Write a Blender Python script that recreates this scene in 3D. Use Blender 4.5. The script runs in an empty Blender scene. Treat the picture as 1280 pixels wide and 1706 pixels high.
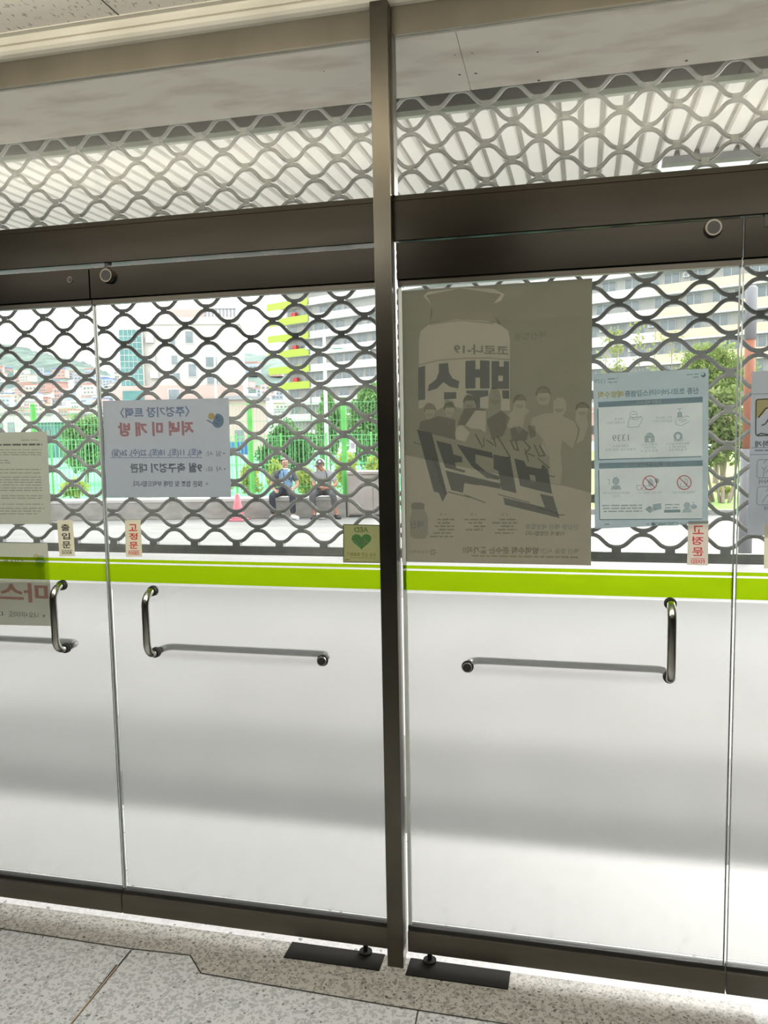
import bpy, bmesh, math, random
from mathutils import Vector, Matrix
rnd = random.Random(7)
SC = bpy.context.scene
COL = SC.collection

# ------------------------------------------------------------------ camera
YAW, PITCH, ROLL, FPX = 0.23865175, -0.0988826, -0.01833795, 1366.668
CAM = Vector((0.0, -2.3, 1.60))
_f = Vector((-math.sin(YAW)*math.cos(PITCH), math.cos(YAW)*math.cos(PITCH), math.sin(PITCH)))
_r0 = Vector((math.cos(YAW), math.sin(YAW), 0)); _u0 = _r0.cross(_f)
RIGHT = (math.cos(ROLL)*_r0 + math.sin(ROLL)*_u0).normalized(); UP = RIGHT.cross(_f).normalized(); FWD = _f
cam_d = bpy.data.cameras.new('camera'); cam = bpy.data.objects.new('camera', cam_d); COL.objects.link(cam)
m = Matrix.Identity(4)
for i, v in enumerate((RIGHT, UP, -FWD)):
    for j in range(3): m[j][i] = v[j]
m.translation = CAM; cam.matrix_world = m
cam_d.sensor_fit = 'HORIZONTAL'; cam_d.sensor_width = 36; cam_d.lens = FPX*36/1280
cam_d.clip_start = 0.02; cam_d.clip_end = 3000
SC.camera = cam
# ------------------------------------------------------------------ sky, exposure, added interior fill lamps
SKY = 3.2
w = bpy.data.worlds.new('overcast_sky'); SC.world = w; w.use_nodes = True
nt = w.node_tree; nt.nodes.clear()
o = nt.nodes.new('ShaderNodeOutputWorld'); b = nt.nodes.new('ShaderNodeBackground')
b.inputs[0].default_value = (0.97, 0.985, 1.0, 1); b.inputs[1].default_value = SKY
nt.links.new(b.outputs[0], o.inputs[0])
SC.view_settings.view_transform = 'Standard'; SC.view_settings.look = 'None'
SC.view_settings.gamma = 1; SC.view_settings.use_curve_mapping = False
SC.view_settings.exposure = 0.55
SC.cycles.transparent_max_bounces = 48; SC.cycles.max_bounces = 14; SC.cycles.transmission_bounces = 14
SC.cycles.diffuse_bounces = 5; SC.cycles.caustics_reflective = False; SC.cycles.caustics_refractive = True
SC.cycles.sample_clamp_indirect = 6
def area(name, loc, sx, sy, power, col):
    l = bpy.data.lights.new(name, 'AREA'); l.shape = 'RECTANGLE'; l.size = sx; l.size_y = sy; l.energy = power; l.color = col
    ob = bpy.data.objects.new(name, l); ob.location = loc; COL.objects.link(ob); return ob
FILL_DOWN, FILL_UP = 9, 31
FILL_LAMPS = ((-1.7, -1.15), (.75, -1.15))
for x, y in FILL_LAMPS:                    # two added fill lamps, unseen, brightening ceiling and floor
    area('fill_downlight', (x, y, 2.376), 2.0, 0.16, FILL_DOWN, (1.0, 0.98, 0.94))
    area('fill_uplight', (x, y, 2.444), 2.0, 0.16, FILL_UP, (1.0, 0.95, 0.85)).rotation_euler = (math.pi, 0, 0)
# sun veiled by the overcast, low in front of the entrance: a broad soft glow under the canopy edge
sl = bpy.data.lights.new('veiled_sun', 'SUN'); sl.energy = 6.5; sl.angle = math.radians(40); sl.color = (1, .97, .92)
so = bpy.data.objects.new('veiled_sun', sl); COL.objects.link(so); so.rotation_euler = (math.radians(-67), 0, math.radians(-14))

# ------------------------------------------------------------------ helpers
def ray(px, py): return RIGHT*((px-640)/FPX) - UP*((py-853)/FPX) + FWD
def at(px, py, Y=0.0):
    d = ray(px, py); return CAM + d*((Y-CAM.y)/d.y)
def atz(px, py, Z):
    d = ray(px, py); return CAM + d*((Z-CAM.z)/d.z)
def lin(c):
    return tuple(((v/255)/12.92 if v <= 10 else ((v/255+.055)/1.055)**2.4) for v in c)
def tag(o, label=None, cat=None, group=None, kind=None):
    if label: o['label'] = label
    if cat: o['category'] = cat
    if group: o['group'] = group
    if kind: o['kind'] = kind
    return o
def empty(name, loc=(0, 0, 0), label=None, cat=None, group=None, rz=0, kind=None):
    e = bpy.data.objects.new(name, None); COL.objects.link(e); e.location = loc; e.rotation_euler = (0, 0, rz)
    e.empty_display_size = .1
    return tag(e, label, cat, group, kind)
def link_mesh(name, me, mat, parent=None):
    if mat is not None:
        me.materials.clear(); me.materials.append(mat)
    ob = bpy.data.objects.new(name, me); COL.objects.link(ob)
    if parent is not None: ob.parent = parent
    return ob
class MB:
    def __init__(s): s.bm = bmesh.new()
    def box(s, x0, x1, y0, y1, z0, z1):
        v = [s.bm.verts.new(p) for p in ((x0,y0,z0),(x1,y0,z0),(x1,y1,z0),(x0,y1,z0),(x0,y0,z1),(x1,y0,z1),(x1,y1,z1),(x0,y1,z1))]
        for f in ((0,3,2,1),(4,5,6,7),(0,1,5,4),(1,2,6,5),(2,3,7,6),(3,0,4,7)): s.bm.faces.new([v[i] for i in f])
        return s
    def tube(s, path, r, n=10, sy=1.0, cap=True, sm=False):
        path = [Vector(p) for p in path]; rings = []; N = len(path)
        rr = r if isinstance(r, (list, tuple)) else [r]*N
        prev = None
        for i, p in enumerate(path):
            t = (path[min(i+1, N-1)]-path[max(i-1, 0)]).normalized()
            if prev is None:
                a = Vector((0, 0, 1)) if abs(t.z) < .9 else Vector((0, 1, 0)); u = t.cross(a).normalized()
            else:
                u = (prev - t*prev.dot(t)).normalized()
            prev = u; v = t.cross(u)
            rings.append([s.bm.verts.new(p + u*rr[i]*math.cos(2*math.pi*k/n) + v*rr[i]*sy*math.sin(2*math.pi*k/n)) for k in range(n)])
        for i in range(N-1):
            for k in range(n):
                s.bm.faces.new((rings[i][k], rings[i][(k+1) % n], rings[i+1][(k+1) % n], rings[i+1][k])).smooth = sm
        if cap:
            s.bm.faces.new(rings[0][::-1]); s.bm.faces.new(rings[-1])
        return s
    def sphere(s, c, rx, ry=None, rz=None, n=14, m_=9):
        ry = ry or rx; rz = rz or rx
        r = bmesh.ops.create_uvsphere(s.bm, u_segments=n, v_segments=m_, radius=1)
        for v in r['verts']: v.co = Vector((c[0]+v.co.x*rx, c[1]+v.co.y*ry, c[2]+v.co.z*rz))
        return s
    def poly(s, pts):
        s.bm.faces.new([s.bm.verts.new(p) for p in pts]); return s
    def prism_x(s, prof, x0, x1):           # profile of (y,z) swept along x
        a = [s.bm.verts.new((x0, y, z)) for y, z in prof]; b_ = [s.bm.verts.new((x1, y, z)) for y, z in prof]
        n = len(prof)
        for i in range(n): s.bm.faces.new((a[i], a[(i+1) % n], b_[(i+1) % n], b_[i]))
        s.bm.faces.new(a[::-1]); s.bm.faces.new(b_); return s
    def build(s, name, mat, parent=None, smooth=False, bevel=0):
        bmesh.ops.recalc_face_normals(s.bm, faces=s.bm.faces)
        me = bpy.data.meshes.new(name); s.bm.to_mesh(me); s.bm.free()
        if smooth:
            for p in me.polygons: p.use_smooth = True
        ob = link_mesh(name, me, mat, parent)
        if bevel:
            md = ob.modifiers.new('bevel', 'BEVEL'); md.width = bevel; md.segments = 2; md.limit_method = 'ANGLE'
        return ob
def box(name, mat, x0, x1, y0, y1, z0, z1, parent=None, bevel=0):
    return MB().box(x0, x1, y0, y1, z0, z1).build(name, mat, parent, bevel=bevel)
def copy_tree(o, parent=None):
    c = o.copy(); COL.objects.link(c)
    if parent is not None: c.parent = parent
    for ch in list(o.children): copy_tree(ch, c)
    return c

# ------------------------------------------------------------------ materials
def newmat(name):
    mt = bpy.data.materials.new(name); mt.use_nodes = True; n = mt.node_tree; n.nodes.clear()
    out = n.nodes.new('ShaderNodeOutputMaterial'); return mt, n, out
def N(n, t, **k):
    nd = n.nodes.new(t)
    for a, v in k.items():
        if a.startswith('i_'): nd.inputs[a[2:].replace('_', ' ')].default_value = v
        else: setattr(nd, a, v)
    return nd
def noise_mix(n, c1, c2, scale, detail=4, lo=.35, hi=.65, vec=None, stretch=None):
    tc = N(n, 'ShaderNodeTexCoord'); nz = N(n, 'ShaderNodeTexNoise'); nz.inputs['Scale'].default_value = scale; nz.inputs['Detail'].default_value = detail
    if stretch:
        mp = N(n, 'ShaderNodeMapping'); mp.inputs['Scale'].default_value = stretch
        n.links.new(tc.outputs['Object'], mp.inputs[0]); n.links.new(mp.outputs[0], nz.inputs['Vector'])
    else: n.links.new(tc.outputs['Object'], nz.inputs['Vector'])
    rp = N(n, 'ShaderNodeValToRGB'); rp.color_ramp.elements[0].position = lo; rp.color_ramp.elements[1].position = hi
    rp.color_ramp.elements[0].color = (*c1, 1); rp.color_ramp.elements[1].color = (*c2, 1)
    n.links.new(nz.outputs['Fac'], rp.inputs[0]); return rp, nz
def pbr(name, c, rough=.6, metal=0, c2=None, scale=8, stretch=None, bump=0, spec=.5, lo=.35, hi=.65):
    mt, n, out = newmat(name); p = N(n, 'ShaderNodeBsdfPrincipled')
    p.inputs['Base Color'].default_value = (*c, 1); p.inputs['Roughness'].default_value = rough; p.inputs['Metallic'].default_value = metal
    p.inputs['Specular IOR Level'].default_value = spec
    if c2 is not None or bump:
        rp, nz = noise_mix(n, c, c2 if c2 is not None else c, scale, stretch=stretch, lo=lo, hi=hi)
        n.links.new(rp.outputs[0], p.inputs['Base Color'])
        if bump:
            bp = N(n, 'ShaderNodeBump'); bp.inputs['Strength'].default_value = bump; bp.inputs['Distance'].default_value = .01
            n.links.new(nz.outputs['Fac'], bp.inputs['Height']); n.links.new(bp.outputs[0], p.inputs['Normal'])
    n.links.new(p.outputs[0], out.inputs[0]); return mt
def glassmat(name, tint, refl=.9, dust=0):
    mt, n, out = newmat(name); t = N(n, 'ShaderNodeBsdfTransparent'); t.inputs[0].default_value = (*tint, 1)
    g = N(n, 'ShaderNodeBsdfGlossy'); g.inputs['Roughness'].default_value = .02; g.inputs[0].default_value = (refl, refl, refl, 1)
    fr = N(n, 'ShaderNodeFresnel'); fr.inputs[0].default_value = 1.3
    mx = N(n, 'ShaderNodeMixShader'); n.links.new(fr.outputs[0], mx.inputs[0]); n.links.new(t.outputs[0], mx.inputs[1]); n.links.new(g.outputs[0], mx.inputs[2])
    if dust:                                   # film of dust that scatters a little daylight
        du = N(n, 'ShaderNodeBsdfTranslucent'); du.inputs[0].default_value = (.9, .9, .88, 1)
        m2 = N(n, 'ShaderNodeMixShader'); m2.inputs[0].default_value = dust
        n.links.new(mx.outputs[0], m2.inputs[1]); n.links.new(du.outputs[0], m2.inputs[2]); mx = m2
    n.links.new(mx.outputs[0], out.inputs[0]); return mt
def paper(name, diff, trans, ratio=.5):
    mt, n, out = newmat(name); d = N(n, 'ShaderNodeBsdfDiffuse'); d.inputs[0].default_value = (*diff, 1)
    t = N(n, 'ShaderNodeBsdfTranslucent')
    rp, nz = noise_mix(n, tuple(v*.94 for v in trans), trans, 60, 3, .3, .7)
    n.links.new(rp.outputs[0], t.inputs[0])
    mx = N(n, 'ShaderNodeMixShader'); mx.inputs[0].default_value = ratio
    n.links.new(d.outputs[0], mx.inputs[1]); n.links.new(t.outputs[0], mx.inputs[2]); n.links.new(mx.outputs[0], out.inputs[0]); return mt
INKS = {}
def ink(c):                                  # printed ink, seen against the light through the sheet
    c = tuple(round(v, 3) for v in c)
    if c not in INKS:
        mt, n, out = newmat('printed_ink'); t = N(n, 'ShaderNodeBsdfTransparent'); t.inputs[0].default_value = (*c, 1)
        n.links.new(t.outputs[0], out.inputs[0]); INKS[c] = mt
    return INKS[c]
def film(name, c, k):                        # coloured translucent vinyl
    mt, n, out = newmat(name); t = N(n, 'ShaderNodeBsdfTransparent'); t.inputs[0].default_value = (*c, 1)
    l = N(n, 'ShaderNodeBsdfTranslucent'); l.inputs[0].default_value = (*c, 1)
    mx = N(n, 'ShaderNodeMixShader'); mx.inputs[0].default_value = k
    n.links.new(t.outputs[0], mx.inputs[1]); n.links.new(l.outputs[0], mx.inputs[2]); n.links.new(mx.outputs[0], out.inputs[0]); return mt
def frosted(name):
    mt, n, out = newmat(name)
    r = N(n, 'ShaderNodeBsdfRefraction'); r.inputs['Roughness'].default_value = FROST_R; r.inputs['IOR'].default_value = FROST_IOR
    r.inputs[0].default_value = (.78, .775, .78, 1)
    t = N(n, 'ShaderNodeBsdfTranslucent'); t.inputs[0].default_value = (.72, .72, .72, 1)
    mx = N(n, 'ShaderNodeMixShader'); mx.inputs[0].default_value = FROST_T
    n.links.new(r.outputs[0], mx.inputs[1]); n.links.new(t.outputs[0], mx.inputs[2]); n.links.new(mx.outputs[0], out.inputs[0]); return mt
FROST_R, FROST_IOR, FROST_T = .24, 1.30, .12
M = {}
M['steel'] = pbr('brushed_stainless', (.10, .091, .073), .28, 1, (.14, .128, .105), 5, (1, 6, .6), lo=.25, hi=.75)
M['steel_d'] = pbr('darkened_stainless', (.026, .0235, .0185), .26, 1, (.038, .0345, .0275), 4, (.5, 6, 3), lo=.25, hi=.75)  # darker copy of the stainless, dim room reflection worked into its colour
M['chrome'] = pbr('polished_steel', (.55, .54, .5), .16, 1)
M['rubber'] = pbr('black_rubber', (.012, .012, .014), .6)
M['black'] = pbr('black_metal', (.02, .02, .02), .5)
M['grille'] = pbr('grille_metal', (.37, .375, .38), .42, .15, (.46, .465, .47), 30)
M['glass'] = glassmat('clear_glass', (.965, .98, .97), dust=.014)
M['edge'] = pbr('glass_edge', (.75, .80, .77), .3)
M['frost'] = frosted('frosted_film')
M['lime'] = film('lime_vinyl', (.36, .56, .0045), .45)
M['sleeve'] = glassmat('clear_sleeve', (.95, .955, .96), .6)
M['soffit'] = pbr('soffit_board', (.60, .52, .43), .7, 0, (.95, .89, .81), 7, (.5, 1.6, 1), bump=.03, lo=.22, hi=.52)
M['cream'] = pbr('cream_paint', (.60, .57, .48), .6, 0, (.68, .65, .56), 4)
M['strip'] = paper('pale_green_translucent_strip', (.84, .90, .80), (.62, .68, .58), .4)
M['dark'] = pbr('dark_steelwork', (.05, .05, .048), .6)
M['canopy'] = paper('translucent_canopy_sheet', (.53, .505, .475), (.50, .475, .445), .09)
M['wallp'] = pbr('interior_wall', (.07, .065, .055), .8, 0, (.09, .085, .07), 2)
M['extwall'] = pbr('exterior_render', (.5, .48, .44), .85, 0, (.56, .54, .5), 2, bump=.05)
# ------------------------------------------------------------------ ceiling tile / terrazzo / ground materials
def m_ceiling():
    mt, n, out = newmat('fissured_ceiling_tile'); p = N(n, 'ShaderNodeBsdfPrincipled'); p.inputs['Roughness'].default_value = .9
    rp, nz = noise_mix(n, (.40, .37, .32), (.82, .78, .69), 52, 2, .33, .40, stretch=(1.8, .7, 1))
    n.links.new(rp.outputs[0], p.inputs['Base Color']); n.links.new(p.outputs[0], out.inputs[0]); return mt
def m_terrazzo(name, base, chip, light, sc):
    mt, n, out = newmat(name); p = N(n, 'ShaderNodeBsdfPrincipled'); p.inputs['Roughness'].default_value = .42
    tc = N(n, 'ShaderNodeTexCoord')
    def chips(scale, thr, seed):
        v = N(n, 'ShaderNodeTexVoronoi'); v.inputs['Scale'].default_value = scale; v.inputs['Randomness'].default_value = 1
        mp = N(n, 'ShaderNodeMapping'); mp.inputs['Location'].default_value = (seed, seed*.7, 0)
        nz = N(n, 'ShaderNodeTexNoise'); nz.inputs['Scale'].default_value = scale*.8
        ad = N(n, 'ShaderNodeMixRGB', blend_type='ADD'); ad.inputs[0].default_value = .025
        n.links.new(tc.outputs['Object'], mp.inputs[0]); n.links.new(mp.outputs[0], nz.inputs['Vector'])
        n.links.new(mp.outputs[0], ad.inputs[1]); n.links.new(nz.outputs['Color'], ad.inputs[2]); n.links.new(ad.outputs[0], v.inputs['Vector'])
        rp = N(n, 'ShaderNodeValToRGB'); rp.color_ramp.elements[0].position = thr*.8; rp.color_ramp.elements[1].position = thr
        rp.color_ramp.elements[0].color = (1, 1, 1, 1); rp.color_ramp.elements[1].color = (0, 0, 0, 1)
        n.links.new(v.outputs['Distance'], rp.inputs[0]); return rp
    a = chips(sc, .50, 1.3); b_ = chips(sc*1.4, .34, 5.1); c_ = chips(sc*.6, .17, 9.7)
    m1 = N(n, 'ShaderNodeMixRGB'); m1.inputs[1].default_value = (*base, 1); m1.inputs[2].default_value = (*light, 1)
    m2 = N(n, 'ShaderNodeMixRGB'); m2.inputs[2].default_value = (*chip, 1)
    m3 = N(n, 'ShaderNodeMixRGB'); m3.inputs[2].default_value = (chip[0]*.45, chip[1]*.45, chip[2]*.45, 1)
    n.links.new(a.outputs[0], m1.inputs[0]); n.links.new(b_.outputs[0], m2.inputs[0]); n.links.new(m1.outputs[0], m2.inputs[1])
    n.links.new(c_.outputs[0], m3.inputs[0]); n.links.new(m2.outputs[0], m3.inputs[1])
    n.links.new(m3.outputs[0], p.inputs['Base Color']); n.links.new(p.outputs[0], out.inputs[0]); return mt
M['steel_h'] = pbr('lightened_head_rail', (.22, .20, .16), .34, 1, (.29, .265, .215), 5, (1, 6, .6), lo=.25, hi=.75)  # lighter copy of the stainless, ceiling reflection worked into its colour
M['ceil'] = m_ceiling()
M['terr'] = m_terrazzo('terrazzo_tile', (.545, .565, .58), (.33, .345, .35), (.385, .40, .41), 62)
M['terr_d'] = m_terrazzo('terrazzo_threshold', (.40, .39, .36), (.14, .135, .12), (.27, .265, .24), 66)
M['granite'] = m_terrazzo('granite_landing', (.84, .83, .82), (.72, .71, .70), (.76, .75, .74), 40)
M['pave'] = pbr('forecourt_paving', (.40, .392, .38), .85, 0, (.46, .452, .44), 1.6)
M['pave_m'] = pbr('grey_paving', (.22, .216, .21), .85, 0, (.26, .255, .25), 3)
M['pave_d'] = pbr('dark_paving_band', (.09, .089, .086), .85, 0, (.12, .118, .114), 3)
M['pave_l'] = pbr('forecourt_concrete', (.165, .16, .153), .85, 0, (.205, .20, .192), 1.1, (1, 3, 1))
M['joint'] = pbr('dark_joint', (.035, .033, .03), .8)
M['steel_b'] = pbr('lightened_stainless', (.15, .138, .115), .4, .9, (.21, .195, .165), 4, (.5, 6, 3), lo=.25, hi=.75)  # lighter copy of the stainless, floor reflection worked into the base colour
M['hinge'] = pbr('blackened_steel', (.012, .0115, .0105), .8, spec=.15)
M['brass'] = pbr('brass_divider', (.62, .47, .30), .35, .7)

# ------------------------------------------------------------------ the room
DX = {1: (-2.372, -1.4685), 2: (-1.4655, -.5645), 3: (-.5055, .390), 4: (.393, 1.294)}
MULL = ((-2.425, -2.376), (-.561, -.512), (1.298, 1.347))
ZG0, ZG1 = .108, 2.005
def structure(o): o['kind'] = 'structure'; return o
fl = empty('floor', (0, 0, 0)); structure(fl)
box('floor_slab', M['terr'], -4, 3.2, -7, -.005, -.12, 0, fl)
# darker threshold stone along the doors, its edge stepping where the photo shows it
pts = [atz(-60, 1538, 0), atz(217, 1581, 0), atz(317, 1592, 0), atz(335, 1622, 0), atz(650, 1676, 0), atz(840, 1706, 0), atz(1280, 1775, 0)]
th = MB(); zz = .0012
poly = [(p.x, p.y, zz) for p in pts] + [(pts[-1].x, -.005, zz), (pts[0].x, -.005, zz)]
th.poly(poly); th.build('threshold_stone', M['terr_d'], fl)
jn = MB()
def flr_line(mb, a, b_, wd, z=.0016):
    a = Vector((a.x, a.y, z)); b_ = Vector((b_.x, b_.y, z)); d = (b_-a).normalized(); q = Vector((-d.y, d.x, 0))*wd/2
    mb.poly([a-q, b_-q, b_+q, a+q])
for i in range(len(pts)-1): flr_line(jn, pts[i], pts[i+1], .004)
flr_line(jn, atz(219, 1583, 0), atz(119, 1706, 0), .005); flr_line(jn, atz(697, 1683, 0), atz(690, 1720, 0), .004)
flr_line(jn, atz(195, 1608, 0), atz(150, 1665, 0), .005, .0017)
jn.build('tile_joint', M['joint'], fl)
bs = MB(); flr_line(bs, atz(196, 1610, 0), atz(110, 1716, 0), .0045, .002); bs.build('brass_divider_strip', M['brass'], fl)
ce = empty('ceiling', (0, 0, 2.79)); structure(ce)
MB().box(-4, 3.2, -7, -.062, 0, .1).build('ceiling_board', M['ceil'], ce)
g = MB()
for y in (-.60, -1.2, -1.8, -2.4): g.box(-4, 3.2, y-.0015, y+.0015, -.0015, .002)
for x in (-3.09, -2.49, -1.89, -1.29, -.69, -.09, .51, 1.11, 1.71): g.box(x-.0012, x+.0012, -3, -.075, -.0015, .002)
g.build('tile_seam', M['joint'], ce)
box('edge_angle', M['cream'], -4, 3.2, -.080, -.060, -.003, .004, ce)
structure(box('wall_back', M['wallp'], -4, 3.2, -7.1, -7, 0, 2.9))
for i, (lx, ly) in enumerate(FILL_LAMPS):  # housings for the added fill lamps, out of view
    e = empty('fill_luminaire', (lx, ly, 2.38), ('hanging strip lamp nearer the left wall, above and behind the viewer', 'hanging strip lamp nearer the right wall, above and behind the viewer')[i], 'lamp')
    box('housing', M['cream'], -1.02, 1.02, -.09, .09, 0, .06, e, bevel=.004)
    for dx in (-.45, .45): MB().tube([(dx, 0, .06), (dx, 0, .41)], .004, 6).build('hanger', M['steel'], e)
structure(box('wall_left', M['wallp'], -4.1, -4, -7, .66, 0, 2.9))
structure(box('wall_right', M['wallp'], 3.2, 3.3, -7, .66, 0, 2.9))
fr = empty('wall_front', (0, 0, 0)); structure(fr)
box('side_pier', M['extwall'], -4, -2.425, -.05, .06, -.3, 4.35, fr)
box('side_pier', M['extwall'], 1.347, 3.2, -.05, .66, -.3, 4.35, fr)
box('lintel', M['cream'], -2.425, 1.347, -.010, .012, 2.742, 3.3, fr)
# cornice moulding over the transom
co = MB().prism_x([(-.010, 2.741), (-.026, 2.742), (-.040, 2.746), (-.048, 2.753), (-.051, 2.761), (-.043, 2.763), (-.043, 2.769), (-.052, 2.770), (-.052, 2.785), (-.010, 2.785)], -4, 3.2)
structure(co.build('trim_1', M['cream']))

# frame: posts, transom bars
def structure_box(name, mat, *a, bevel=.002): return structure(box(name, mat, *a, bevel=bevel))
for i, (x0, x1) in enumerate(MULL):
    e = empty('trim_%d' % (i+2), ((x0+x1)/2, 0, 0)); structure(e); wd = (x1-x0)/2
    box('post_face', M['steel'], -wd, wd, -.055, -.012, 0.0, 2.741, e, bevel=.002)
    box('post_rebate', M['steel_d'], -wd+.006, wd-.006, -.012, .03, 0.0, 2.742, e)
    box('glazing_stop', M['steel'], -wd-.004, -wd+.008, -.014, .014, 2.243, 2.667, e)
    box('glazing_stop', M['steel'], wd-.008, wd+.006, -.030, .014, 2.243, 2.667, e)
k = 5
for x0, x1 in ((MULL[0][1], MULL[1][0]), (MULL[1][1], MULL[2][0])):
    e = empty('trim_%d' % k, ((x0+x1)/2, 0, 2.12)); structure(e); k += 1; h = (x1-x0)/2
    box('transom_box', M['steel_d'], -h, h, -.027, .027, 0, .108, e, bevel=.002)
    box('glazing_bead', M['steel_d'], -h, h, -.024, .024, .108, .123, e, bevel=.001)
    e = empty('trim_%d' % k, ((x0+x1)/2, 0, 2.667)); structure(e); k += 1
    box('head_rail', M['steel_h'], -h, h, -.012, .012, 0, .075, e, bevel=.001)
for i, (x0, x1) in enumerate(((MULL[0][1], MULL[1][0]), (MULL[1][1], MULL[2][0]))):
    e = empty('window_%d' % (i+1), ((x0+x1)/2, 0, 2.243)); structure(e); h = (x1-x0)/2
    box('pane', M['glass'], -h, h, -.004, .004, 0, .424, e)

# ------------------------------------------------------------------ the four glass doors
DOORS = {}
def arc_handle(za, zb, out, r=.0115, bend=.04):
    p = [(0, 0, za)]; n = 7
    p.append((0, out+bend*(1 if out < 0 else -1), za))
    for i in range(1, n): t = i/n*math.pi/2; s_ = 1 if out < 0 else -1; p.append((0, out+s_*bend*(1-math.sin(t)), za-(1-math.cos(t))*bend*(1 if za > zb else -1)))
    p.append((0, out, za-bend)); p.append((0, out, (za+zb)/2)); p.append((0, out, zb+bend))
    for i in range(1, n): t = i/n*math.pi/2; s_ = 1 if out < 0 else -1; p.append((0, out+s_*bend*(1-math.cos(t)), zb+bend-math.sin(t)*bend))
    p.append((0, out+bend*(1 if out < 0 else -1), zb)); p.append((0, 0, zb)); return p
H = {1: (at(118, 974), at(119, 1078)), 2: (at(258, 983), at(262, 1085)), 3: (at(1114, 1004), at(1117, 1126))}
hx2 = H[2][0].x; joint = -1.467
HX = {1: 2*joint-hx2, 2: hx2, 3: (H[3][0].x+H[3][1].x)/2}; HX[4] = 2*.3915-HX[3]
HZ = {1: (H[1][0].z, H[1][1].z), 2: (H[2][0].z, H[2][1].z), 3: (H[3][0].z, H[3][1].z)}; HZ[4] = HZ[3]
CAPX = {2: at(539, 1096).x, 3: at(780, 1105).x}; CAPX[1] = 2*joint-CAPX[2]; CAPX[4] = 2*.3915-CAPX[3]
for d, (x0, x1) in DX.items():
    e = empty('door_%d' % d, ((x0+x1)/2, 0, 0)); structure(e); DOORS[d] = e; h = (x1-x0)/2; cx = (x0+x1)/2
    ztop = 2.108 if d in (1, 2) else 2.116
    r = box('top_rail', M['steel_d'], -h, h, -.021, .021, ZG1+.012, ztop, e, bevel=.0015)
    box('glass_channel', M['steel'], -h, h, -.012, .012, ZG1-.004, ZG1+.012, e)
    box('bottom_rail', M['steel_b'], -h, h, -.021, .021, .033, ZG0-.01, e, bevel=.0015)
    box('glass_channel', M['black'], -h, h, -.012, .012, ZG0-.01, ZG0+.002, e)
    box('glass_pane', M['glass'], -h+.001, h-.001, -.006, .006, ZG0, ZG1, e)
    edge_x = h-.003 if d in (1, 3) else -h+.003
    box('edge_seal', M['edge'], edge_x-.0010, edge_x+.0026*(1 if d in (1, 3) else .5), -.003, .003, ZG0, ZG1, e)
    if d == 3: box('edge_seal', M['edge'], -h, -h+.010, -.0062, .0062, ZG0, ZG1, e)
    zf = 1.126
    box('frosted_film', M['frost'], -h+.003, h-.003, .012, .014, ZG0+.006, zf, e)
    for zs0, zs1 in ((1.1385, 1.196), (1.2015, 1.2115)):
        MB().poly([(-h+.002, -.0066, zs0), (h-.002, -.0066, zs0), (h-.002, -.0066, zs1), (-h+.002, -.0066, zs1)]).build('lime_stripe', M['lime'], e)
    # pull handle: upright bar inside, level bar outside
    hx = HX[d]-cx; za, zb = HZ[d]
    ph = MB().tube([(hx+p[0], p[1], p[2]) for p in arc_handle(za, zb, -.062)], .0115, 14).build('pull_handle', M['chrome'], e, smooth=True)
    for z in (za, zb):
        MB().tube([(hx, -.0062, z), (hx, -.013, z)], .0165, 18).build('rubber_washer', M['rubber'], ph)
        MB().tube([(hx, -.013, z), (hx, -.0165, z)], .0145, 18).build('steel_collar', M['chrome'], ph)
        MB().tube([(hx, -.0165, z), (hx, -.021, z)], .0155, 18).build('rubber_washer', M['rubber'], ph)
    kx = CAPX[d]-cx; zk = zb
    sgn = 1 if kx > hx else -1
    pth = [(hx, .0145, zb), (hx, .030, zb)]
    for i in range(1, 6): t = i/6*math.pi/2; pth.append((hx+sgn*.03*(1-math.cos(t)), .030+.03*math.sin(t), zb))
    pth += [(hx+sgn*.03, .06, zb), (kx-sgn*.03, .06, zk)]
    for i in range(1, 6): t = i/6*math.pi/2; pth.append((kx-sgn*.03*(1-math.sin(t)), .06-.03*(1-math.cos(t)), zk))
    pth += [(kx, .03, zk), (kx, .0145, zk)]
    MB().tube(pth, .0105, 12).build('outer_bar', M['steel'], e, smooth=True)
    cp = MB().tube([(kx, -.0062, zk), (kx, -.020, zk)], .0145, 20).build('bolt_cap', M['chrome'], e)
    MB().tube([(kx, -.0062, zk), (kx, -.010, zk)], .0175, 20).build('rubber_washer', M['rubber'], cp)
    MB().tube([(kx, -.0201, zk), (kx, -.0215, zk)], .0118, 20).build('cap_face', M['black'], cp)
def bolt(d, px, py, rr, deep):
    p = at(px, py, -.021); e = DOORS[d]; c = e.location
    q = MB().tube([(p.x-c.x, -.021, p.z), (p.x-c.x, -.021-deep, p.z)], [rr*1.15, rr], 22).build('pivot_knob', M['steel_b'], e)
    MB().tube([(p.x-c.x, -.021-deep, p.z), (p.x-c.x, -.022-deep, p.z)], rr*.78, 20).build('knob_face', M['black'], q)
bolt(2, 181, 460, .020, .016); bolt(1, 117, 466, .009, .003); bolt(3, 1188, 381, .020, .016)
for d, px, py in ((2, 178, 446), (3, 1278, 356)):
    p = at(px, py, -.02); c = DOORS[d].location
    box('latch_pin', M['black'], p.x-c.x-.005, p.x-c.x+.005, -.024, .0, 2.09, 2.124, DOORS[d])
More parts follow.
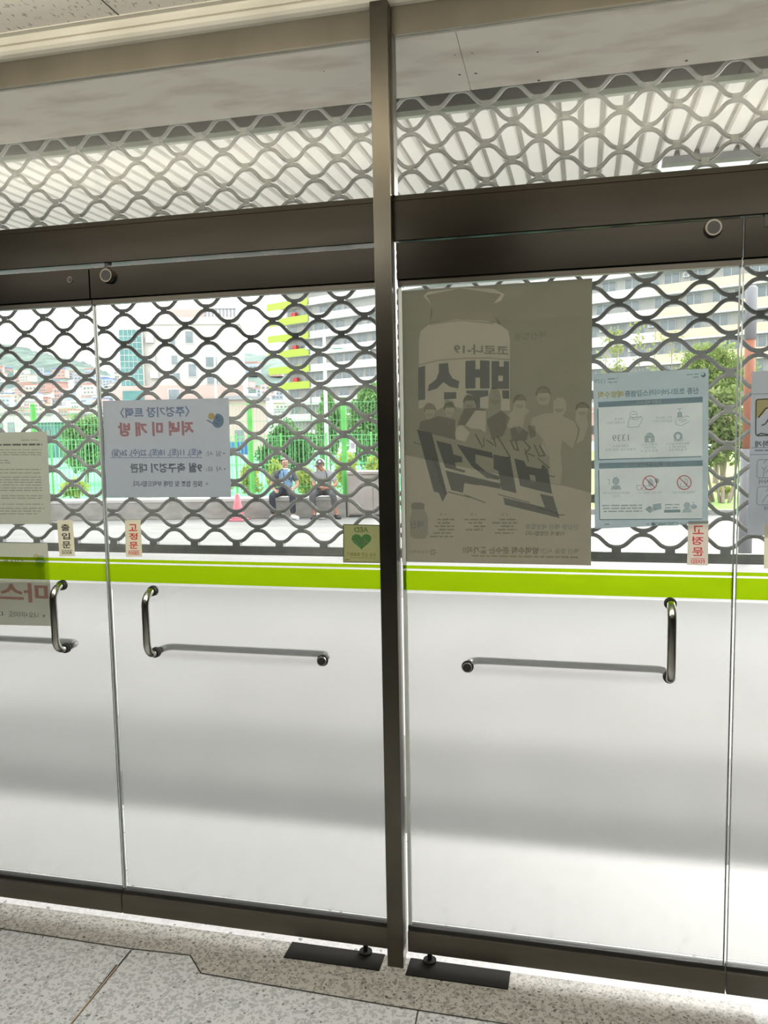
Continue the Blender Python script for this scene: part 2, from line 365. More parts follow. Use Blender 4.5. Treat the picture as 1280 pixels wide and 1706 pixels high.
for nm, lab, cor in (('left', 'dark steel floor hinge plate left of the post foot', ((485, 1573), (480, 1596), (645, 1611), (645, 1588))),
                     ('right', 'dark steel floor hinge plate right of the post foot', ((682, 1606), (682, 1627), (847, 1648), (849, 1630)))):
    P = [atz(*c, .003) for c in cor]
    x0, x1 = (P[0].x, -.58) if nm == 'left' else (-.50, P[2].x)
    y0 = min(p.y for p in P); o_ = box('floor_hinge_plate', M['hinge'], x0, x1, max(y0, -.085), -.006, .0018, .005, bevel=.001)
    tag(o_, lab, 'hinge plate')
    px = x1-.06 if nm == 'left' else x0+.06
    MB().tube([(px, -.012, .005), (px, -.012, .012), (px, -.012, .0121), (px, -.012, .034)], [.020, .020, .007, .007], 18).build('pivot_disc', M['hinge'], o_)
# ------------------------------------------------------------------ outside structure
G = -0.20
la = box('landing_slab', M['granite'], -4, 3.2, -.005, .78, -.30, -.012); structure(la); la.name = 'floor_landing'
structure(box('floor_forecourt', M['pave'], -40, 30, 2.3, 6.2, -.60, G))
structure(box('floor_paving_band', M['pave_d'], -40, 30, .78, 1.5, -.60, G))
structure(box('floor_paving', M['pave_m'], -40, 30, 1.5, 2.3, -.60, G))
structure(box('floor_plaza', M['pave_l'], -60, 45, 6.2, 15.3, -.60, G))
M['court'] = pbr('green_court_surface', (.06, .27, .15), .8, 0, (.10, .33, .19), .5)
structure(box('floor_court', M['court'], -60, -1.0, 15.3, 60, -.60, G-.01))
M['lawn'] = pbr('lawn_grass', (.13, .25, .04), .9, 0, (.22, .36, .07), 3, bump=.2)
structure(box('floor_lawn', M['lawn'], -1.0, 45, 15.3, 60, -.60, G+.04))
structure(box('trim_15', M['pave_l'], -1.0, 45, 15.1, 15.3, -.60, G+.10))
M['town'] = pbr('distant_ground', (.34, .38, .34), .9, 0, (.44, .46, .42), .05)
structure(box('floor_district', M['town'], -900, 500, 60, 700, -.9, G-.1))
# soffit board over the shutter slot, lintel steel, pale flashing
sf = empty('ceiling_soffit', (0, 0, 2.65)); structure(sf)
s_ = MB(); s_.bm.faces.ensure_lookup_table()
def slab(mb, x0, x1, ya, za, yb, zb, t):
    v = [mb.bm.verts.new(p) for p in ((x0,ya,za),(x1,ya,za),(x1,yb,zb),(x0,yb,zb),(x0,ya,za+t),(x1,ya,za+t),(x1,yb,zb+t),(x0,yb,zb+t))]
    for f in ((0,3,2,1),(4,5,6,7),(0,1,5,4),(1,2,6,5),(2,3,7,6),(3,0,4,7)): mb.bm.faces.new([v[i] for i in f])
xs = (-2.42, at(775, 75, .2).x, 1.345)
for a, b_ in ((xs[0], xs[1]-.001), (xs[1]+.001, xs[2])):
    q = MB(); slab(q, a, b_, .013, 2.6675-2.65, .325, 2.634-2.65, .012); q.build('soffit_panel', M['soffit'], sf)
nl = MB()
for px, py in ((450, 94), (112, 141), (745, 51), (758, 91), (787, 88), (766, 124), (793, 122), (893, 49), (896, 86), (1144, 101), (540, 118), (898, 134)):
    # nail heads: on the slanting underside
    d = ray(px, py); Y = .18
    for it in range(6):
        p = at(px, py, Y); zt = 2.668-(Y-.034)/.291*.034; Y += (p.z-zt)*-2.0 if False else 0
        # intersect ray with slope plane z = 2.668-.1168*(y-.034)
    t_ = (2.668+.1168*.034-.1168*CAM.y-CAM.z)/(d.z+.1168*d.y); p = CAM+d*t_
    nl.sphere((p.x, p.y, p.z-2.65), .005, .005, .0022, 8, 5)
nl.build('nail_heads', M['dark'], sf)
lt = empty('wall_lintel', (0, 0, 2.69)); structure(lt)
box('lintel_beam', M['dark'], -2.42, 1.345, .60, .63, 0, 1.66, lt)
box('pale_flashing', M['strip'], -2.42, 1.345, .590, .612, -.014, .004, lt)
box('shutter_box', M['dark'], -2.42, 1.345, .05, .60, .33, .36, lt)
# ribbed canopy
cn = empty('ceiling_canopy', (0, 3.5, 4.2)); structure(cn)
M['rib_shade'] = pbr('canopy_rib_shade', (.30, .285, .262), .7, 0, (.36, .345, .32), 2)  # grey that paints the shade of the canopy ribs
CX = .72                                     # left of here the roof runs farther out
def canopy_part(xa, xb, yb):
    n_ = int(round((xb-xa)/.18)); ya = .66-3.5; yb -= 3.5
    mb = MB(); sm = MB(); row = []
    for i in range(n_):
        x = xa+i*.18; row += [(x, 0), (x+.118, 0), (x+.128, .05), (x+.170, .05)]
        sm.box(x+.128, x+.170, ya, yb, .044, .049)  # strip along each rib, its shade put in as colour
    row.append((xa+n_*.18, 0))
    A = [mb.bm.verts.new((x, ya, z)) for x, z in row]; B = [mb.bm.verts.new((x, yb, z)) for x, z in row]
    for i in range(len(A)-1): mb.bm.faces.new((A[i], A[i+1], B[i+1], B[i]))
    mb.build('ribbed_sheet', M['canopy'], cn); sm.build('rib_shade_strip', M['rib_shade'], cn)
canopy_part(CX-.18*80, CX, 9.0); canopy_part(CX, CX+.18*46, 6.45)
M['greybeam'] = pbr('grey_canopy_beam', (.14, .135, .125), .6, 0, (.18, .175, .165), 3)
box('edge_beam', M['greybeam'], CX+.02, 9, 6.40-3.5, 6.52-3.5, -.07, .09, cn)
box('edge_beam', M['greybeam'], -13.7, CX, 9.0-3.5, 9.1-3.5, -.13, .09, cn)
for x, yy in ((-12, 5.5), (8.2, 2.9)): box('canopy_post', M['greybeam'], x-.06, x+.06, yy-.06, yy+.06, -4.4, -.02, cn)

# ------------------------------------------------------------------ roller grille shutter
SY = .35; PER = .16; X0, X1 = -2.36, 1.285
sh = empty('roller_grille_shutter', (-.54, SY, 1.16), 'dark metal wavy link roller shutter hanging half lowered outside the glass doors', 'shutter')
def zrow(k): return 2.595-.0575*k+9.4e-5*k*k
RR = .0067
def wave(t):                                   # flattened crest and trough
    c = math.cos(t); return max(-1, min(1, c*1.16))*.98 if abs(c) > .9 else c*1.10
for k in range(-4, 26):
    zt, zb = zrow(k-1), zrow(k); zc = (zt+zb)/2; amp = (zt-zb)/2-.0066
    ph = -1.096 + (0 if k % 2 == 0 else PER/2)       # trough x positions of rod k
    path = []; n = int((X1-X0)/PER*20)
    for i in range(n+1):
        x = X0+(X1-X0)*i/n; path.append((x+.54, 0, zc-amp*1.04*(math.cos(2*math.pi*(x-ph)/PER)-.075*math.cos(6*math.pi*(x-ph)/PER))/.962-1.16))
    q = MB().tube(path, RR, 10, sm=True)
    if k < 25:
        j = math.ceil((X0+.02-ph)/PER)
        while ph+j*PER < X1-.015:
            xx = ph+j*PER+.54; zj = zb-1.16
            q.box(xx-.0108, xx+.0108, -.0090, .0090, zj-.0112, zj+.0112)
            q.box(xx-.0118, xx+.0118, -.0100, .0100, zj-.0024, zj+.0010)
            j += 1
    q.build('grille_link_row', M['grille'], sh, smooth=False)
zb = zrow(25)
j = math.ceil((X0+.02-(-1.096+PER/2))/PER); bb = MB()
bb.box(X0+.54, X1+.54, -.014, .014, 1.178-1.16, 1.203-1.16); bb.box(X0+.54, X1+.54, -.008, .008, 1.200-1.16, 1.208-1.16)
bb.box(X0+.54, X1+.54, -.018, -.014, 1.181-1.16, 1.187-1.16)
ph = -1.096+PER/2
j = math.ceil((X0+.02-ph)/PER)
while ph+j*PER < X1-.015:
    xx = ph+j*PER+.54; bb.box(xx-.014, xx+.014, -.010, .010, 1.200-1.16, 1.226-1.16); j += 1
bb.build('bottom_bar', M['grille'], sh)
for i, x in enumerate((-2.385, 1.31)):
    structure(box('trim_%d' % (10+i), M['dark'], x-.025, x+.025, SY-.03, SY+.03, -.012, 3.0))

# ------------------------------------------------------------------ concrete bench wall, fence, cone, bin box
M['conc'] = pbr('weathered_concrete', (.19, .178, .16), .9, 0, (.27, .255, .235), 3, (1, 1, 2), bump=.1)
M['cope'] = pbr('pale_coping', (.34, .33, .31), .85, 0, (.39, .38, .36), 3)
A_ = atz(85, 868, G); B_ = atz(610, 861.5, G)
WD = (B_-A_).normalized(); WN = Vector((-WD.y, WD.x, 0)); WROT = math.atan2(WD.y, WD.x)
def wl(s, off=0, z=0): p = A_+WD*s+WN*off; return Vector((p.x, p.y, z))
WL = (B_-A_).length
def u_of(px, off):                              # metres along the wall at image column px
    d = ray(px, 800); P0 = A_+WN*off
    # intersect in plan
    den = d.x*WD.y-d.y*WD.x; t = ((P0.x-CAM.x)*WD.y-(P0.y-CAM.y)*WD.x)/den
    q = CAM+d*t; return (q-P0).dot(WD)
wlo = empty('low_concrete_wall', wl(-9, 0, G), 'low weathered concrete kerb wall two men sit on below the green fence', 'wall', rz=WROT)
WE = u_of(577, 0)+9-.02
box('wall_body', M['conc'], 0, WE, 0, .55, 0, .36, wlo, bevel=.01)
box('coping', M['cope'], 0, WE, -.01, .56, .36, .43, wlo, bevel=.012)
M['fgreen'] = pbr('green_fence_paint', (.06, .32, .05), .5, 0, (.09, .37, .07), 5)
M['fwire'] = pbr('pale_green_wire', (.12, .38, .15), .5)
def fence(name, label, off, cols, zb, h, wire_s, rails, mp, mw, wr=.004, posts=True, pr=.05):
    f = empty(name, wl(0, off, zb), label, 'fence', rz=WROT)
    us = [u_of(c, off) for c in cols]
    for i, u in enumerate(us):
        pst = MB().tube([(u, 0, 0), (u, 0, h)], pr, 12).sphere((u, 0, h), pr*1.15, pr*1.15, pr*.8).build('post', mp, f)
    for i in range(len(us)-1):
        q = MB(); n = max(2, int((us[i+1]-us[i])/wire_s))
        for j in range(1, n):
            x = us[i]+(us[i+1]-us[i])*j/n; q.box(x-wr, x+wr, -wr, wr, .08, h-.05)
        for z in rails: q.box(us[i], us[i+1], -wr*1.4, wr*1.4, z*h-wr*1.4, z*h+wr*1.4)
        q.build('mesh_panel', mw, f)
    return f
FH = 2.50
fence('green_mesh_fence', 'green welded mesh fence with round posts standing right behind the low wall', .66, (-140, 62, 246, 420, 575, 720), G, FH, .075, (.05, .25, .45, .65, .82, .97), M['fgreen'], M['fwire'], .0035, pr=.058)
nb = at(589, 743, 14.2); c = wl(u_of(589, .59), .585, 0)
no = box('fence_notice', pbr('notice_white', (.45, .45, .45), .6), -.07, .07, 0, .004, -.14, .14); no.location = (c.x, c.y, at(589, 743, c.y).z); no.rotation_euler = (0, 0, WROT)
tag(no, 'small white paper notice fixed beside a green fence post', 'notice')
MB().box(-.04, .04, -.002, -.0005, -.05, .06).build('printed_picture', pbr('notice_print', (.28, .27, .3), .6), no)
fence('green_court_fence', 'light green mesh court fence running farther back across the green court', 6.5, (-260, 88, 200, 300, 395, 470, 545, 620, 700), G, 1.75, .12, (.03, .5, .97), M['fgreen'], M['fwire'], .007, pr=.028)
M['cone'] = pbr('faded_pink_plastic', (.42, .10, .13), .5, 0, (.48, .16, .19), 8)
pc = atz(397, 867, G); cone = empty('traffic_cone', pc, 'faded pink traffic cone standing in front of the low wall', 'cone')
MB().tube([(0, 0, .03), (0, 0, .07), (0, 0, .52), (0, 0, .56)], [.155, .14, .042, .03], 24).build('cone_body', M['cone'], cone, smooth=True)
MB().box(-.20, .20, -.20, .20, 0, .035).build('base', M['cone'], cone, bevel=.012)
pb = atz(581, 860, G); pb2 = atz(648, 863, G)
M['binm'] = pbr('tarnished_steel_sheet', (.22, .195, .175), .5, .3, (.29, .262, .24), 2)
pb = wl(u_of(579, -.02), -.02, G)
bn = empty('metal_cabinet', (pb.x, pb.y, G), 'knee high stainless steel cabinet standing beside the sitting men', 'cabinet', rz=WROT)
box('body', M['binm'], 0, .82, 0, .48, .05, .90, bn, bevel=.01); box('plinth', M['dark'], .03, .79, .04, .46, 0, .05, bn)
box('lid', M['binm'], -.02, .84, -.03, .52, .90, .96, bn, bevel=.008); box('door_panel', M['binm'], .02, .52, -.012, 0, .08, .87, bn, bevel=.004)
box('door_panel', M['binm'], .54, .80, -.012, 0, .08, .87, bn, bevel=.004)
# brown post with grey cap at the right, grey base
pp = CAM+ray(1247, 700)*((10.6)/1.0); zt = 0
tp = CAM+ray(1247, 480)*10.6; tm = CAM+ray(1247, 567)*10.6; tb = CAM+ray(1245, 748)*10.6
ps = empty('round_gate_post', (pp.x, pp.y, G), 'brick red round post with a grey sleeved top near the right edge', 'post')
M['brickred'] = pbr('brick_red_paint', (.27, .10, .055), .7, 0, (.33, .13, .075), 3); M['greyp'] = pbr('grey_post_paint', (.20, .20, .215), .6)
MB().tube([(0, 0, tb.z-G), (0, 0, tm.z-G)], .066, 20).build('shaft', M['brickred'], ps, smooth=True)
MB().tube([(0, 0, tm.z-G), (0, 0, tp.z-G-.03), (0, 0, tp.z-G)], [.072, .072, .05], 20).build('sleeve', M['greyp'], ps, smooth=True)
MB().tube([(0, 0, 0), (0, 0, tb.z-G)], .085, 20).build('base', M['greyp'], ps, smooth=True)
# ------------------------------------------------------------------ printed sheets on the glass
def quad_px(mb, cor, Y): mb.poly([at(px, py, Y) for px, py in cor]); return mb
def sheet(name, label, cat, cor, mat, Y, th=.0004, group=None):
    P = [at(px, py, Y) for px, py in cor]; c = sum(P, Vector())/len(P)
    mb = MB(); a = [mb.bm.verts.new((p.x-c.x, 0, p.z-c.z)) for p in P]; b_ = [mb.bm.verts.new((p.x-c.x, th, p.z-c.z)) for p in P]; n = len(P)
    mb.bm.faces.new(a); mb.bm.faces.new(b_[::-1])
    for i in range(n): mb.bm.faces.new((a[i], a[(i+1) % n], b_[(i+1) % n], b_[i]))
    o = mb.build(name, mat); o.location = c; tag(o, label, cat, group); return o
def child_flat(parent, name, polys, Y, mat, holes=True):
    """flat print: polygons in image columns/rows laid on the sheet; nested outlines become holes"""
    cu = bpy.data.curves.new(name, 'CURVE'); cu.dimensions = '2D'; cu.fill_mode = 'BOTH'; c = parent.location
    for pl in polys:
        sp = cu.splines.new('POLY'); sp.points.add(len(pl)-1); sp.use_cyclic_u = True
        for i, (px, py) in enumerate(pl):
            p = at(px, py, Y); sp.points[i].co = (p.x-c.x, p.z-c.z, 0, 1)
    return curve_child(cu, parent, name, Y, mat)
def curve_child(cu, parent, name, Y, mat):
    t = bpy.data.objects.new('tmp', cu); COL.objects.link(t); bpy.context.view_layer.update()
    me = bpy.data.meshes.new_from_object(t.evaluated_get(bpy.context.evaluated_depsgraph_get()))
    bpy.data.objects.remove(t); bpy.data.curves.remove(cu)
    for v in me.vertices: v.co = Vector((v.co.x, Y-parent.location.y, v.co.y))
    me.name = name; return link_mesh(name, me, mat, parent)
def strokes(parent, name, segs, wpx, Y, mat):
    mb = MB(); c = parent.location
    if name in ('printed_outline', 'printed_speed_line', 'printed_text', 'printed_underline', 'printed_rule') and len(segs) > 1:
        for sg in segs: strokes(parent, name, [sg], wpx, Y, mat)
        return None
    for seg in segs:
        for (ax, ay), (bx, by) in zip(seg[:-1], seg[1:]):
            L = math.hypot(bx-ax, by-ay) or 1; nx, ny = -(by-ay)/L*wpx/2, (bx-ax)/L*wpx/2
            mb.poly([at(x, y, Y)-c for x, y in ((ax-nx, ay-ny), (bx-nx, by-ny), (bx+nx, by+ny), (ax+nx, ay+ny))])
    return mb.build(name, mat, parent)
def circle(cx, cy, r, n=20, ry=None): return [(cx+r*math.cos(2*math.pi*i/n), cy+(ry or r)*math.sin(2*math.pi*i/n)) for i in range(n)]
def text(parent, name, body, p0, p1, hpx, Y, mat, mirror=True, bold=0.0, spacing=1.0, vertical=False, shear=0):
    """p0,p1: middle of the left and right ends of the line of writing in the picture, hpx its height"""
    cu = bpy.data.curves.new(name, 'FONT'); cu.body = body; cu.size = 1; cu.space_character = spacing; cu.offset = bold; cu.shear = shear
    cu.resolution_u = 2
    if vertical: cu.align_x = 'CENTER'; cu.space_line = .92
    t = bpy.data.objects.new('tmp', cu); COL.objects.link(t); bpy.context.view_layer.update()
    me = bpy.data.meshes.new_from_object(t.evaluated_get(bpy.context.evaluated_depsgraph_get()))
    bpy.data.objects.remove(t); bpy.data.curves.remove(cu)
    if not len(me.vertices): return None
    xs_ = [v.co.x for v in me.vertices]; ys_ = [v.co.y for v in me.vertices]
    x0, x1, y0, y1 = min(xs_), max(xs_), min(ys_), max(ys_)
    a, b_ = at(*p0, Y), at(*p1, Y)
    mx_, my_ = (p0[0]+p1[0])/2, (p0[1]+p1[1])/2
    hh = (at(mx_, my_-hpx/2, Y)-at(mx_, my_+hpx/2, Y)).z
    c = parent.location
    for v in me.vertices:
        u = (v.co.x-x0)/(x1-x0); vv = (v.co.y-y0)/(y1-y0)-.5
        if mirror: u = 1-u
        p = a.lerp(b_, u); v.co = Vector((p.x-c.x, Y-c.y, p.z+vv*hh-c.z))
    me.name = name; return link_mesh(name, me, mat, parent)
def lines_of_print(parent, name, rows, Y, mat, hp=2.2):
    """tiny unreadable rows of print as word length dashes; rows: (x0,y0,x1,y1)"""
    r = random.Random(int(rows[0][0]*13))
    for x0, y0, x1, y1 in rows:
        x = 0.0; segs = []
        while x < 1:
            L = (x1-x0); wd = min(r.uniform(5, 15)/L, 1-x); f = lambda t: (x0+L*t, y0+(y1-y0)*t)
            segs.append([f(x), f(min(1, x+wd))]); x += wd+2.0/L
        strokes(parent, 'row_of_print', segs, hp, Y, mat)
YP = .0078; YI = .0070                    # sheets outside the glass; their print, nearer the viewer
K = ink((.36, .36, .38)); KG = ink((.60, .60, .60)); NAVY = ink((.44, .50, .64)); RED = ink((.76, .44, .42)); BLUE = ink((.34, .42, .60))
M['paper_w'] = paper('copy_paper', (.58, .58, .59), (.80, .815, .87), .62)
M['paper_g'] = paper('notice_paper', (.58, .58, .53), (.86, .85, .77), .62)
M['paper_b'] = paper('blue_poster_paper', (.40, .46, .50), (.44, .53, .60), .55)
M['poster'] = paper('glossy_poster_paper', (.34, .33, .29), (.70, .665, .575), .55)
M['tape'] = M['sleeve']
# --- stadium notice
s = sheet('paper_notice', 'white closing notice with red mirrored heading on the second glass door', 'notice', ((171, 668), (381, 663), (385, 828), (177, 829)), M['paper_w'], YP)
sl_ = MB(); quad_px(sl_, ((168, 662), (383, 659), (388, 832), (174, 832)), YP+.0012)
for v in sl_.bm.verts: v.co -= s.location
sl_.build('clear_sleeve', M['sleeve'], s)
text(s, 'printed_title', '〈주경기장 트랙〉', (200, 688), (316, 685), 18, YI, NAVY, bold=.028)
text(s, 'printed_heading', '저녁 미 개 방', (197, 716), (323, 713), 24, YI, RED, bold=.045)
text(s, 'printed_line', '4(토), 11(토), 18(토), 22(수), 26(일)', (186, 755), (337, 754), 14.5, YI, NAVY, bold=.03)
strokes(s, 'printed_underline', [[(184, 762.5), (337, 762.5)]], 1, YI, NAVY)
text(s, 'printed_line', '일 시:', (343, 756), (369, 755.5), 9, YI, K)
text(s, 'printed_line', '사 유:', (343, 782), (370, 781), 9, YI, K)
child_flat(s, 'printed_bullet', [circle(373.3, 755.5, 1.3, 10)], YI, K); child_flat(s, 'printed_bullet', [circle(374.5, 781.5, 1.3, 10)], YI, K)
text(s, 'printed_line', '9월 축구경기 대관', (217, 780), (337, 779), 16, YI, K, bold=.03)
text(s, 'printed_line', '많은 협조 및 양해 부탁드립니다.', (220, 806), (337, 806), 10, YI, K, bold=.02)
child_flat(s, 'printed_bullet', [circle(345, 806, 2.2, 12)], YI, KG)
child_flat(s, 'printed_emblem', [[(342, 699), (348, 700), (354, 704)]+[(363+10*math.cos(t), 701+12*math.sin(t)) for t in [math.pi*2*i/22-1.9 for i in range(0, 17)]][::1]], YI, ink((.40, .50, .58)))
child_flat(s, 'printed_emblem', [circle(352.5, 693.5, 5.6, 18)], YI, ink((.85, .66, .28)))
strokes(s, 'printed_emblem', [[(360, 697), (366, 694)], [(362, 701), (368, 699)], [(358, 704), (364, 707)], [(361, 692), (361, 698)]], 1.4, YI-.0001, ink((.72, .74, .76)))
# --- document at the far left, cut by the frame
s = sheet('document_sheet', 'grey printed letter with a bold heading taped at upper left edge', 'notice', ((-70, 722), (78, 719), (86, 873), (-64, 873)), M['paper_g'], YP)
sl_ = MB(); quad_px(sl_, ((-74, 712), (84, 711), (92, 905), (-60, 906)), YP+.0012)
for v in sl_.bm.verts: v.co -= s.location
sl_.build('clear_sleeve', M['sleeve'], s)
lines_of_print(s, 'printed_heading', [(-60, 741.5, 70, 740.5)], YI, K, 3.2)
rows = [(35, 733.5, 66, 733)]+[(-60, y, x, y) for y, x in ((749.5, 69), (754, 69), (757.5, 69), (782, 69), (788, 69), (795, 69), (799.5, 69), (803.5, 69), (808, 69), (813, 70), (817, 70), (826, 70), (830, 70), (840, 72), (847, 74), (851.5, 70), (856, 64))]+[(-20, 767, 14, 767), (-20, 771, 17, 771)]
lines_of_print(s, 'printed_text', rows, YI, KG, 1.3)
# --- mask reminder, cut by the frame
s = sheet('mask_reminder_sheet', 'grey sheet with big red mirrored letters across the lime band at lower left edge', 'notice', ((-80, 904), (79, 905), (88, 1043), (-80, 1039)), M['paper_g'], .0074)
text(s, 'printed_title', '실내 운', (-16, 935), (39, 935), 14, YI, K)
text(s, 'printed_heading', '마스크', (-42, 984), (80, 989), 32, YI, RED, bold=.03)
text(s, 'printed_line', '나오시더라도', (14, 1023), (64, 1025), 10, YI, K, bold=.01)
text(s, 'printed_line', '마', (-12, 1022), (5, 1023), 10, YI, K)
child_flat(s, 'printed_bullet', [circle(73, 1026, 2.4, 12)], YI, KG)
child_flat(s, 'printed_emblem', [circle(68, 935, 9, 20)], YI, ink((.52, .66, .72))); child_flat(s, 'printed_emblem', [circle(60, 928, 5, 16)], YI-.0001, ink((.85, .75, .5)))
# --- small door labels (inside of the glass)
M['label_p'] = paper('door_label_vinyl', (.62, .60, .52), (.95, .91, .79), .68)
M['label_w'] = paper('pale_label_vinyl', (.70, .66, .60), (.97, .90, .83), .66)
YL, YLI = -.0078, -.0084
def label(lab, cor, col, mat, chars, eng, mirror, Y=YL):
    o = sheet('door_label', lab, 'label', cor, mat, Y); 
    (x0, y0), (x1, _), (x2, y2), (x3, _) = cor; hgt = y2-y0; i_ = ink(col)
    n = len(chars)
    for k_, ch in enumerate(chars):
        t = .10+.245*k_+.10; cy = y0+hgt*t; f = t; xl = x0+(x3-x0)*f; xr = x1+(x2-x1)*f; wd = (xr-xl); cx = (xl+xr)/2
        text(o, 'printed_letter', ch, (cx-wd*.27, cy), (cx+wd*.27, cy), hgt*.19, Y-.0005, i_, mirror, bold=.02)
    f = .91; xl = x0+(x3-x0)*f; xr = x1+(x2-x1)*f
    text(o, 'printed_word', eng, (xl+(xr-xl)*.17, y0+hgt*f), (xr-(xr-xl)*.17, y0+hgt*f), hgt*.085, Y-.0005, i_, mirror, bold=.02)
    strokes(o, 'printed_rule', [[(xl+(xr-xl)*.15, y0+hgt*.845), (xr-(xr-xl)*.15, y0+hgt*.845)]], .8, Y-.0005, i_)
    return o
label('cream vertical label with black letters on the leftmost glass door', ((95, 867), (121, 866), (125, 926), (99, 927)), (.10, .09, .08), M['label_p'], '출입문', 'DOOR', False)
label('cream vertical label with red letters left of the notice handle, second glass door', ((208, 867), (234, 866), (237, 927), (210, 928)), (.80, .08, .08), M['label_p'], '고정문', 'FIXED', False)
label('pale vertical label with red mirrored letters under the blue poster', ((1147, 868), (1181, 868), (1180, 942), (1145, 941)), (.85, .14, .16), M['label_w'], '고정문', 'FIXED', True, .0090)
s = sheet('door_label', 'sliver of a tan label at the right edge just above the lime band', 'label', ((1274, 874), (1310, 874), (1309, 949), (1273, 947)), M['label_p'], YL)
# --- AED sticker
M['aedp'] = paper('aed_sticker_vinyl', (.45, .45, .33), (.66, .655, .43), .62)
s = sheet('defibrillator_sticker', 'olive green square sticker with a heart in the corner beside the steel post', 'sticker', ((572, 873), (633, 874.5), (635, 938), (572, 937)), M['aedp'], .0085)
strokes(s, 'printed_border', [[(572.5, 873.8), (633, 875.2)], [(572.6, 873.8), (572.6, 936.4)], [(572.5, 936.4), (635, 937.4)]], 1.6, YI, ink((.45, .47, .42)))
text(s, 'printed_heading', 'AED', (590, 882.5), (614, 882.5), 8.5, YI, ink((.42, .58, .40)), bold=.03)
hp = []
for i in range(40):
    t = 2*math.pi*i/40; hp.append((602.5+16.4*math.sin(t)**3, 901-(13*math.cos(t)-5*math.cos(2*t)-2*math.cos(3*t)-math.cos(4*t))*.93))
child_flat(s, 'printed_heart', [hp], YI, ink((.26, .58, .42)))
strokes(s, 'printed_pulse', [[(587, 901), (591.5, 901.5), (594.5, 907), (596.5, 898), (598.5, 903.5), (604, 903), (605.8, 909), (608, 897), (610, 904.5), (612, 902), (613.5, 905)]], .9, YI-.0003, pbr('pale_pulse_line', (.45, .55, .36), .6))
text(s, 'printed_line', '자동 심장 제세동기', (578.5, 923), (627, 924.5), 6.5, YI, ink((.60, .58, .36)), bold=.02)
strokes(s, 'printed_rule', [[(583, 928.7), (625, 930)]], .9, YI, ink((.7, .68, .4)))
lines_of_print(s, 'printed_text', [(575, 932.3, 583, 932.5)], YI, ink((.62, .58, .4)), 1.4)
# --- big vaccine campaign poster
s = sheet('campaign_poster', 'large dark olive poster with a giant vial and slanted lettering beside the post', 'poster', ((662.5, 485), (987, 463.5), (985, 942), (670, 936)), M['poster'], .0086)
q = .30483
def Z(*pts): return [(640+x*q, 440+y*q) for x, y in pts]
vial = Z((215, 175), (240, 150), (420, 128), (600, 135), (660, 165), (640, 200), (600, 215), (600, 275), (625, 325), (680, 365), (690, 420), (688, 560), (688, 800), (640, 800), (640, 730), (630, 690), (605, 675), (585, 680), (572, 720), (570, 790), (500, 780), (480, 720), (455, 710), (435, 740), (430, 790), (385, 780), (380, 750), (335, 740), (325, 780), (290, 800), (270, 765), (235, 755), (215, 785), (190, 790), (190, 420), (200, 365), (250, 325), (262, 275), (262, 225))
bg = Z((73, 152), (1140, 77), (1136, 1252), (1000, 1215), (700, 1165), (84, 1037))
doc = Z((735, 725), (760, 720), (775, 745), (772, 785), (795, 800), (770, 830), (760, 900), (735, 930), (715, 880), (690, 900), (665, 880), (670, 830), (705, 800), (715, 750))
d2 = Z((840, 690), (870, 675), (900, 690), (908, 740), (895, 770), (850, 768), (832, 730))
hood = Z((925, 750), (950, 728), (980, 730), (998, 760), (996, 800), (975, 830), (1040, 860), (1070, 900), (1030, 1010), (975, 960), (965, 1030), (975, 1120), (965, 1205), (905, 1195), (905, 1060), (860, 1000), (870, 960), (840, 920), (800, 890), (810, 840), (880, 815), (925, 815))
pl_ = Z((1050, 790), (1070, 765), (1105, 768), (1118, 800), (1105, 830), (1118, 880), (1090, 960), (1050, 985), (1062, 900), (1045, 850))
lft = Z((215, 790), (240, 765), (275, 770), (280, 810), (262, 850), (235, 850))
lf2 = Z((330, 790), (345, 770), (380, 780), (385, 810), (365, 835), (340, 830))
pap = Z((400, 890), (425, 880), (470, 920), (445, 970), (400, 960), (385, 930))
arm = Z((445, 880), (500, 800), (560, 800), (555, 920), (520, 900), (480, 900))
child_flat(s, 'printed_backdrop', [bg, vial, doc, d2, hood, pl_, lft, lf2, pap, arm], YI, ink((.74, .75, .74)))
VT = ink((.90, .90, .88)); SH1 = ink((.83, .83, .81)); TXT = ink((.62, .64, .66)); BLD = ink((.47, .50, .56))
YV = YI-.0002; YW = YI-.0004
child_flat(s, 'printed_cap_shade', [Z((230, 170), (420, 132), (640, 165), (600, 215), (600, 275), (640, 330), (560, 310), (400, 300), (250, 325), (262, 225))], YV, ink((.74, .74, .72)))
child_flat(s, 'printed_neck_band', [Z((250, 320), (420, 300), (600, 318), (600, 330), (420, 312), (250, 334))], YW, SH1)
for nm, pp_ in (('printed_person', doc), ('printed_person', d2), ('printed_person', hood), ('printed_person', pl_), ('printed_person', lft), ('printed_person', lf2)):
    child_flat(s, nm, [pp_], YV, VT)
def half(cx, cy, rx, ry, up, n=12):
    return Z(*[(cx+rx*math.cos(math.pi*i/n), cy-(ry if up else -ry)*math.sin(math.pi*i/n)) for i in range(n+1)])
for (x, y, rx, ry) in ((742, 752, 31, 36), (870, 712, 36, 40), (465, 752, 28, 34), (358, 790, 26, 32), (250, 800, 28, 34), (1085, 792, 32, 34)):
    child_flat(s, 'printed_hair', [half(x, y, rx*1.18, ry*1.12, True)+[Z((x-rx*.9, y+ry*.35))[0], Z((x-rx*.8, y-ry*.15))[0], Z((x+rx*.8, y-ry*.2))[0]]], YW, ink((.70, .70, .70)))
